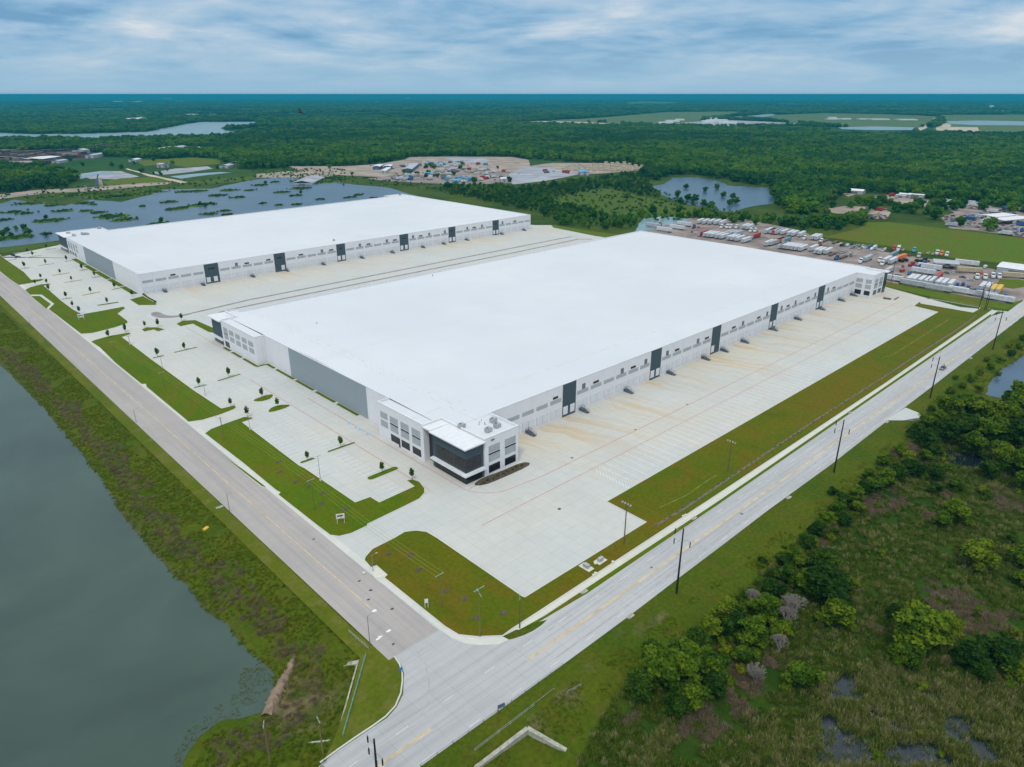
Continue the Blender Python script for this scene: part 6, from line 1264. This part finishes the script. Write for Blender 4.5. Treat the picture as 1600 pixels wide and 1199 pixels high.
for b, t, l in (((578, 1006), 963, 'grey street lamp nearest the junction'), ((359, 800), 772, 'grey street lamp across from the white sign'), ((213, 660), 640, 'grey street lamp on the pond side of the left road'), ((49, 513), 497, 'farthest grey street lamp on the left road'), ((583, 893), 868, 'thin street lamp on the concrete pad by the driveway')): lamp(b, t, l, 'steel', 1.2)
for b, t in (((501, 752), 713), ((254, 575), 556), ((321, 618), 602), ((203, 538), 525), ((391, 672), 651), ((203.5, 539), 526)): pool(lamp(b, t, 'x', 'steel', .4, True, nh=2), 'light pole on a white footing', 'at the near car park edge', 'light pole', 'light poles in the car park')
def flood(b, t, label, mat='brown_wood'):
    X, Y = G(*b); h = top_h(b, t); e = empty('floodlight_pole', (X, Y, 0), 0, label, 'light pole', 'wooden floodlight poles'); MB().tube([(0, 0, -.1), (0, 0, h)], [.19, .14], 7).build('pole', mat, e)
    m = MB(); m.box(-.06, .06, -1.6, 1.6, h-.35, h-.2); m.build('crossarm', mat, e)
    for y in (-1.4, -.5, .5, 1.4): MB().box(-.35, .15, y-.2, y+.2, h-.2, h+.12).build('lamp_head', 'galvanised', e)
flood((975, 850), 787, 'brown wooden floodlight pole by the near yard corner'); flood((1137, 738), 690, 'brown wooden floodlight pole in the long lawn'); flood((1392, 443), 408, 'dark light pole in front of the truck yard fence', 'chassis')
for i, (b, t) in enumerate((((1529, 484), 452), ((1538, 486), 440), ((1534, 470), 446), ((1541, 484), 462))): flood(b, t, f'{["thin", "taller", "short", "thin low"][i]} dark pole in the cluster by the small side lot', 'dark_wood')
# rails, headwalls, signs
def rail(name, a, b, z, h, mat, label, step=2., bars=2, w=.05, zb=None):
    (xa, ya), (xb, yb) = a, b; L_ = math.hypot(xb-xa, yb-ya); e = empty(name, (xa, ya, z), math.atan2(yb-ya, xb-xa), label, 'railing'); n = int(L_/step); dzb = (zb-z) if zb is not None else 0.
    for k in range(n+1): x = L_*k/n; MB().box(x-w, x+w, -w, w, -.3+dzb*k/n, h+dzb*k/n).build('post', mat, e)
    m = MB()
    for j in range(bars): zz = h*(1-.45*j); m.tube([(0, 0, zz), (L_, 0, zz+dzb)], w*.9, 4)
    m.build('rail', mat, e)
F_ = lambda p, f, z=0.: G(*f([p])[0], z)
rail('handrail', F_((1050, 250), fE), F_((855, 940), fE), -.1, 1.1, 'teal_rail', 'long pale green railing beside the overgrown culvert', 2.5, 2, .06)
rail('handrail', F_((905, 45), fE), F_((1070, 190), fE), -.3, 1.1, 'galvanised', 'short grey railing at the top of the culvert bank', 2.5, 2, .05)
rail('guard_rail', F_((200, 845), fF), F_((1385, 5), fF), -.05, .8, 'steel', 'weathered guard rail along the lower edge of the long road', 3.8, 1, .05)
rail('wire_fence', F_((1310, 215), fF, -.6), F_((650, 730), fF, -.9), -.8, 1.1, 'galvanised', 'leaning grey fence in the grass above the concrete headwall', 3., 2, .04)
rail('fence_panel', F_((1420, 245), fF, -.6), F_((1530, 185), fF, -.6), -.6, 1., 'galvanised', 'loose grey fence panel by the dark pipe', 1.5, 2, .05)
def wall_line(name, pts, t, z0, z1s, mat, label, cat='headwall'):
    m = MB(); P = pts
    for (a, b), (za, zb) in zip(zip(P[:-1], P[1:]), zip(z1s[:-1], z1s[1:])):
        d = np.array((b[0]-a[0], b[1]-a[1]), float); d /= np.linalg.norm(d); n = np.array((-d[1], d[0]))*t/2; b0 = len(m.v)
        for (x, y), zt in ((a, za), (b, zb)): m.v += [(x-n[0], y-n[1], z0), (x+n[0], y+n[1], z0), (x+n[0], y+n[1], zt), (x-n[0], y-n[1], zt)]
        m.add([(0, 1, 2, 3), (7, 6, 5, 4), (3, 2, 6, 7), (0, 3, 7, 4), (1, 5, 6, 2)], b0)
    return tag(m.build(name, mat), label, cat)
hw = [F_(p, fF) for p in ((560, 900), (700, 800), (1090, 505), (1415, 645))]
wall_line('concrete_headwall', hw, .9, -3.2, [-.5, -.5, -.4, -1.9], 'weathered_concrete', 'angled concrete culvert headwall at the bottom of the picture')
wall_line('concrete_headwall', [F_((985, 275), fE), F_((800, 930), fE)], .35, -2.6, [-.15, -.3], 'weathered_concrete', 'thin concrete wall edge along the overgrown culvert basin')
wall_line('concrete_wing_wall', [F_((640, 335), fE, -.8), F_((980, 290), fE)], 1.1, -2.6, [-1.6, -.25], 'weathered_concrete', 'tapering concrete wing wall at the top of the culvert basin')
wall_line('concrete_wing_wall', [F_((500, 985), fE, -1.), F_((760, 950), fE)], .35, -2.6, [-1.3, -.5], 'weathered_concrete', 'narrow concrete wing wall at the bottom of the culvert basin')
bm_ = W(fE([(430, 210), (400, 330), (330, 440), (260, 560), (190, 735)]), -1.); m = MB()
for (x, y), k in zip(bm_, range(5)): pass
rb_ = random.Random(9); pts_ = []
for (xa, ya), (xb, yb) in zip(bm_[:-1], bm_[1:]):
    for t in np.arange(0, 1, .14): pts_.append((xa+(xb-xa)*t, ya+(yb-ya)*t))
n_r = len(pts_)
for i, (x, y) in enumerate(pts_):
    j = min(i+1, n_r-1); k_ = max(i-1, 0); d = np.array((pts_[j][0]-pts_[k_][0], pts_[j][1]-pts_[k_][1])); d /= np.linalg.norm(d); nn_ = np.array((-d[1], d[0]))
    for w_r, h_r in ((-1.5, -.9), (-.8, -.1), (-.2, .22), (.35, .2), (.9, -.15), (1.5, -.9)):
        w2 = w_r*rb_.uniform(.75, 1.3); m.v.append((x+nn_[0]*w2, y+nn_[1]*w2, -1.55+h_r+rb_.uniform(-.14, .14)))
for i in range(n_r-1): m.add([(i*6+q, i*6+q+1, i*6+7+q, i*6+6+q) for q in range(5)])
o = m.build('earth_berm', 'dull_soil'); o['kind'] = 'structure'
def board(px, w, h, z, ang, faces, label, nm='sign', cat='sign', legs=True, mats=('trim_white', 'sign_black', 'sign_red'), pz=0.):
    X, Y = G(*px, pz); e = empty(nm, (X, Y, pz), R(ang), label, cat)
    MB().box(-w/2, w/2, -.05, .05, z, z+h).build('board', mats[0], e)
    if legs: m = MB(); [m.box(s*w*.42-.06, s*w*.42+.06, -.04, .04, -.2, z+.1) for s in (-1, 1)]; m.build('post', mats[0] if mats[0] == 'trim_white' else 'steel', e)
    for (x0, x1, z0, z1, mt) in faces:
        MB().box(-w/2+x0*w, -w/2+x1*w, -.075, -.05, z+z0*h, z+z1*h).build('sign_print', mt, e)
ang = math.degrees(HEAD)-90
board(fC([(815, 1165)])[0], 2.5, 1.6, 1.9, ang+14, [(.14, .42, .42, .72, 'sign_black'), (.42, .80, .40, .78, 'sign_red'), (.5, .6, .2, .3, 'sign_black')], 'white real estate sign with black and red print on the lawn by the driveway')
board(fA([(850, 800)])[0], 3.4, 2.0, 1.5, ang+5, [(.1, .42, .3, .62, 'sign_black'), (.45, .7, .5, .75, 'sign_black'), (.72, .9, .3, .6, 'sign_red')], 'white sign with black and red print at the corner of the first long lawn')
board(fF([(870, 372)])[0], 1.7, 1.0, .7, ang+30, [], 'dark blue grey back of a road sign on the lower road edge', mats=('sign_steel',))
board(fE([(1350, 400)])[0], 1.1, .9, .9, ang+60, [], 'small blue sign at the rounded grass corner', mats=('sign_blue',))
board(fD([(830, 490)])[0], .9, 1.2, 1.6, ang+10, [], 'small white sign standing in the corner lawn')
o = MB().box(-.9, .9, -.5, .5, 0, .5); o = o.build('yellow_barrel', 'paint_yellow'); o.location = (*G(322, 829, -1.), -.6); o.rotation_euler = (.15, 0, .5); tag(o, 'yellow plastic float lying in the weeds on the pond bank', 'float')
def utilbox(px, label, sx=2.2, sy=1.2, h=1.1):
    X, Y = G(*px); e = empty('utility_box', (X, Y, .14), R(0), label, 'utility box', 'utility pads by the pavement'); MB().box(-sx, sx, -sy, sy, -.1, .12).build('concrete_pad', 'walk_concrete', e); MB().box(-sx*.5, sx*.5, -sy*.45, sy*.45, .12, h).build('cabinet', 'galvanised', e)
utilbox(fG([(435, 785)])[0], 'left of the two grey utility boxes on white pads beside the pavement', 1.1, 1.9); utilbox(fG([(560, 727)])[0], 'right of the two grey utility boxes on white pads beside the pavement', 1.7, 1.1)
for i, q in enumerate(fG([(515, 750), (672, 737), (500, 855), (517, 838), (1300, 328), (1322, 318)])+fD([(395, 250)])):
    o = MB().tube([(0, 0, 0), (0, 0, .25)], .45, 12).build('manhole_collar', 'walk_concrete'); o.location = (*G(*q), .1); pool(o, 'small round white manhole collar', 'in the lawn beside the pavement', 'manhole', 'manhole collars')
for i, q in enumerate(fH([(485, 600), (745, 655)])+fG([(415, 1000), (1395, 345)])+fM([(515, 182), (130, 712), (742, 240)])+fQ([(740, 258)])+[(343, 793)]):
    o = MB().box(-1.1, 1.1, -.5, .5, -.1, .16).build('storm_inlet', 'weathered_concrete'); o.location = (*G(*q), .02); pool(o, 'pale concrete storm inlet', 'at the road edge', 'storm inlet', 'storm inlets along the roads')
struct('driveway_pad', W(fD([(440, 215), (485, 198), (552, 262), (520, 285), (470, 285), (450, 262)])), .155, 'walk_concrete', -.1)
for i, q in enumerate([(640, 480)]): pass
# gravel drain line along the long lawn, worn tracks
dr = ribbon(W(fG([(1050, 412), (1330, 245), (1599, 62)]))+W([(1270, 660), (1380, 590)])+W(fH([(330, 600), (600, 430), (790, 295)])), .9)
struct('gravel_drain', dr, .155, 'drain_gravel')
dr = W(fG([(1075, 400), (1350, 235), (1599, 55)]))
sp_ = MB()
for k in range(90):
    t = k/90; a = G(*fG([(1060, 408)])[0]); b = G(*fH([(790, 295)])[0]); x = a[0]+(b[0]-a[0])*t+r4.uniform(-.5, .5); y = a[1]+(b[1]-a[1])*t+r4.uniform(-.3, .3); s = r4.uniform(.4, 1.); sp_.prism([(x-s, y-s*.3), (x+s, y-s*.4), (x+s*.8, y+s*.4), (x-s*.9, y+s*.3)], .15, .26)
tag(sp_.build('silt_debris', 'mulch'), 'dark debris caught along the gravel drain line in the long lawn', 'debris', None, 'stuff')
lines('worn_track', 'track_soil', list(zip(W(fH([(0, 650), (70, 632), (290, 495), (560, 325)]))[:-1], W(fH([(0, 650), (70, 632), (290, 495), (560, 325)]))[1:]))+list(zip(W(fG([(1090, 250), (1330, 140), (1500, 20), (1599, -40)]))[:-1], W(fG([(1090, 250), (1330, 140), (1500, 20), (1599, -40)]))[1:])), .28, .15)
for q in fD([(563, 118), (720, 125), (775, 230), (965, 375), (1092, 430), (1172, 562), (1358, 530)])+fC([(440, 820), (660, 1005), (300, 740), (560, 855), (665, 915), (850, 1045), (300, 655)]):
    X, Y = G(*q); struct('bare_patch', smooth_closed([(X+math.cos(t)*r4.uniform(.8, 1.5), Y+math.sin(t)*r4.uniform(.6, 1.3)) for t in np.arange(0, 6.2, .8)], 2), .152, 'mulch')
for q in fD([(45, 12), (362, 302), (438, 368), (425, 432), (588, 497), (596, 742)])+fG([(195, 262), (1017, 782)])+fB([(0, 0)])[:0]:
    X, Y = G(*q); struct('tar_patch', smooth_closed([(X+math.cos(t)*r4.uniform(.3, .7), Y+math.sin(t)*r4.uniform(.2, .5)) for t in np.arange(0, 6.2, 1.)], 1), .022, 'mulch')
for q in fD([(492, 705), (568, 650), (470, 508), (508, 690)]):
    X, Y = G(*q); struct('road_patch', smooth_closed([(X+math.cos(t)*r4.uniform(.4, 1.0), Y+math.sin(t)*r4.uniform(.2, .6)) for t in np.arange(0, 6.2, 1.)], 1), .022, 'line_white')
tyre = [(100.-11*math.cos(t), 0) for t in (0,)]
# manholes in the yard: small dark grates
for q in fG([(195, 258)])+zf(820, 540, 7.27)([(1258, 957)])+zf(800, 600, 4.)([(375, 462), (1095, 128), (1435, 812)]):
    X, Y = G(*q); struct('yard_drain', [(X-.5, Y-.5), (X+.5, Y-.5), (X+.5, Y+.5), (X-.5, Y+.5)], .012, 'vent_grey')
arc_ = W(fE([(1490, 210), (1560, 330), (1590, 470), (1590, 600), (1560, 760)])); struct('tyre_mark', ribbon(arc_, .22), .016, 'tyre_mark')
for x0, y0, x1, y1 in ((95, 85.6, 330, 84.6), (100, 93.0, 360, 92.2), (120, 87.0, 420, 86.4)): struct('tyre_mark', ribbon([(x0, y0), ((x0+x1)/2, (y0+y1)/2+.15), (x1, y1)], .35), .0125, 'tyre_mark')
kc = W(fD([(605, 826), (645, 876), (668, 940)]))+W([(628, 1060), (629, 1085), (619, 1104), (604, 1121), (584, 1133), (559, 1150), (529, 1170), (500, 1192)]); struct('kerb', ribbon([kc[0]]+[tuple((np.array(kc[i-1])+2*np.array(kc[i])+np.array(kc[i+1]))/4) for i in range(1, len(kc)-1)]+[kc[-1]], .35), .10, 'kerb_concrete', -.1)
# bird
d = FW+(470-CX)/FPX*RT-(176-CY)/FPX*UP; p = np.array((0, 0, CAMH))+d*120
m = MB(); m.tube([(-.34, 0, 0), (-.15, 0, .01), (.1, 0, .02), (.28, 0, .0), (.4, 0, 0)], [.02, .09, .10, .06, .01], 8)
for s in (-1, 1):
    b0 = len(m.v); m.v += [(.12, s*.08, .04), (.22, s*.4, .22), (.05, s*.85, .30), (-.12, s*.75, .27), (-.15, s*.4, .16), (-.14, s*.08, .02)]; m.add([(0, 1, 2, 3, 4, 5)], b0)
b0 = len(m.v); m.v += [(-.3, -.03, 0), (-.3, .03, 0), (-.55, .12, 0), (-.55, -.12, 0)]; m.add([(0, 1, 2, 3)], b0)
o = m.build('bird', 'feather'); o.location = p; o.rotation_euler = (.5, -.1, HEAD-.9); tag(o, 'dark soaring bird with spread wings above the far woods', 'bird')

# ---------------------------------------------------------------- air
hz = MB().box(-90000, 90000, -90000, 90000, -8, 123); hm = bpy.data.materials.new('haze'); hm.use_nodes = True; nt = hm.node_tree; nt.nodes.remove(nt.nodes['Principled BSDF'])
pv = nt.nodes.new('ShaderNodeVolumePrincipled'); pv.inputs['Color'].default_value = (.03, .42, .60, 1); pv.inputs['Density'].default_value = HAZE = 1.0e-4; pv.inputs['Anisotropy'].default_value = .1
nt.links.new(pv.outputs[0], nt.nodes['Material Output'].inputs['Volume']); M['haze'] = hm
o = hz.build('haze', 'haze'); o['kind'] = 'stuff'; o['label'] = 'pale blue air haze over the whole land'; o['category'] = 'haze'
finish_labels()
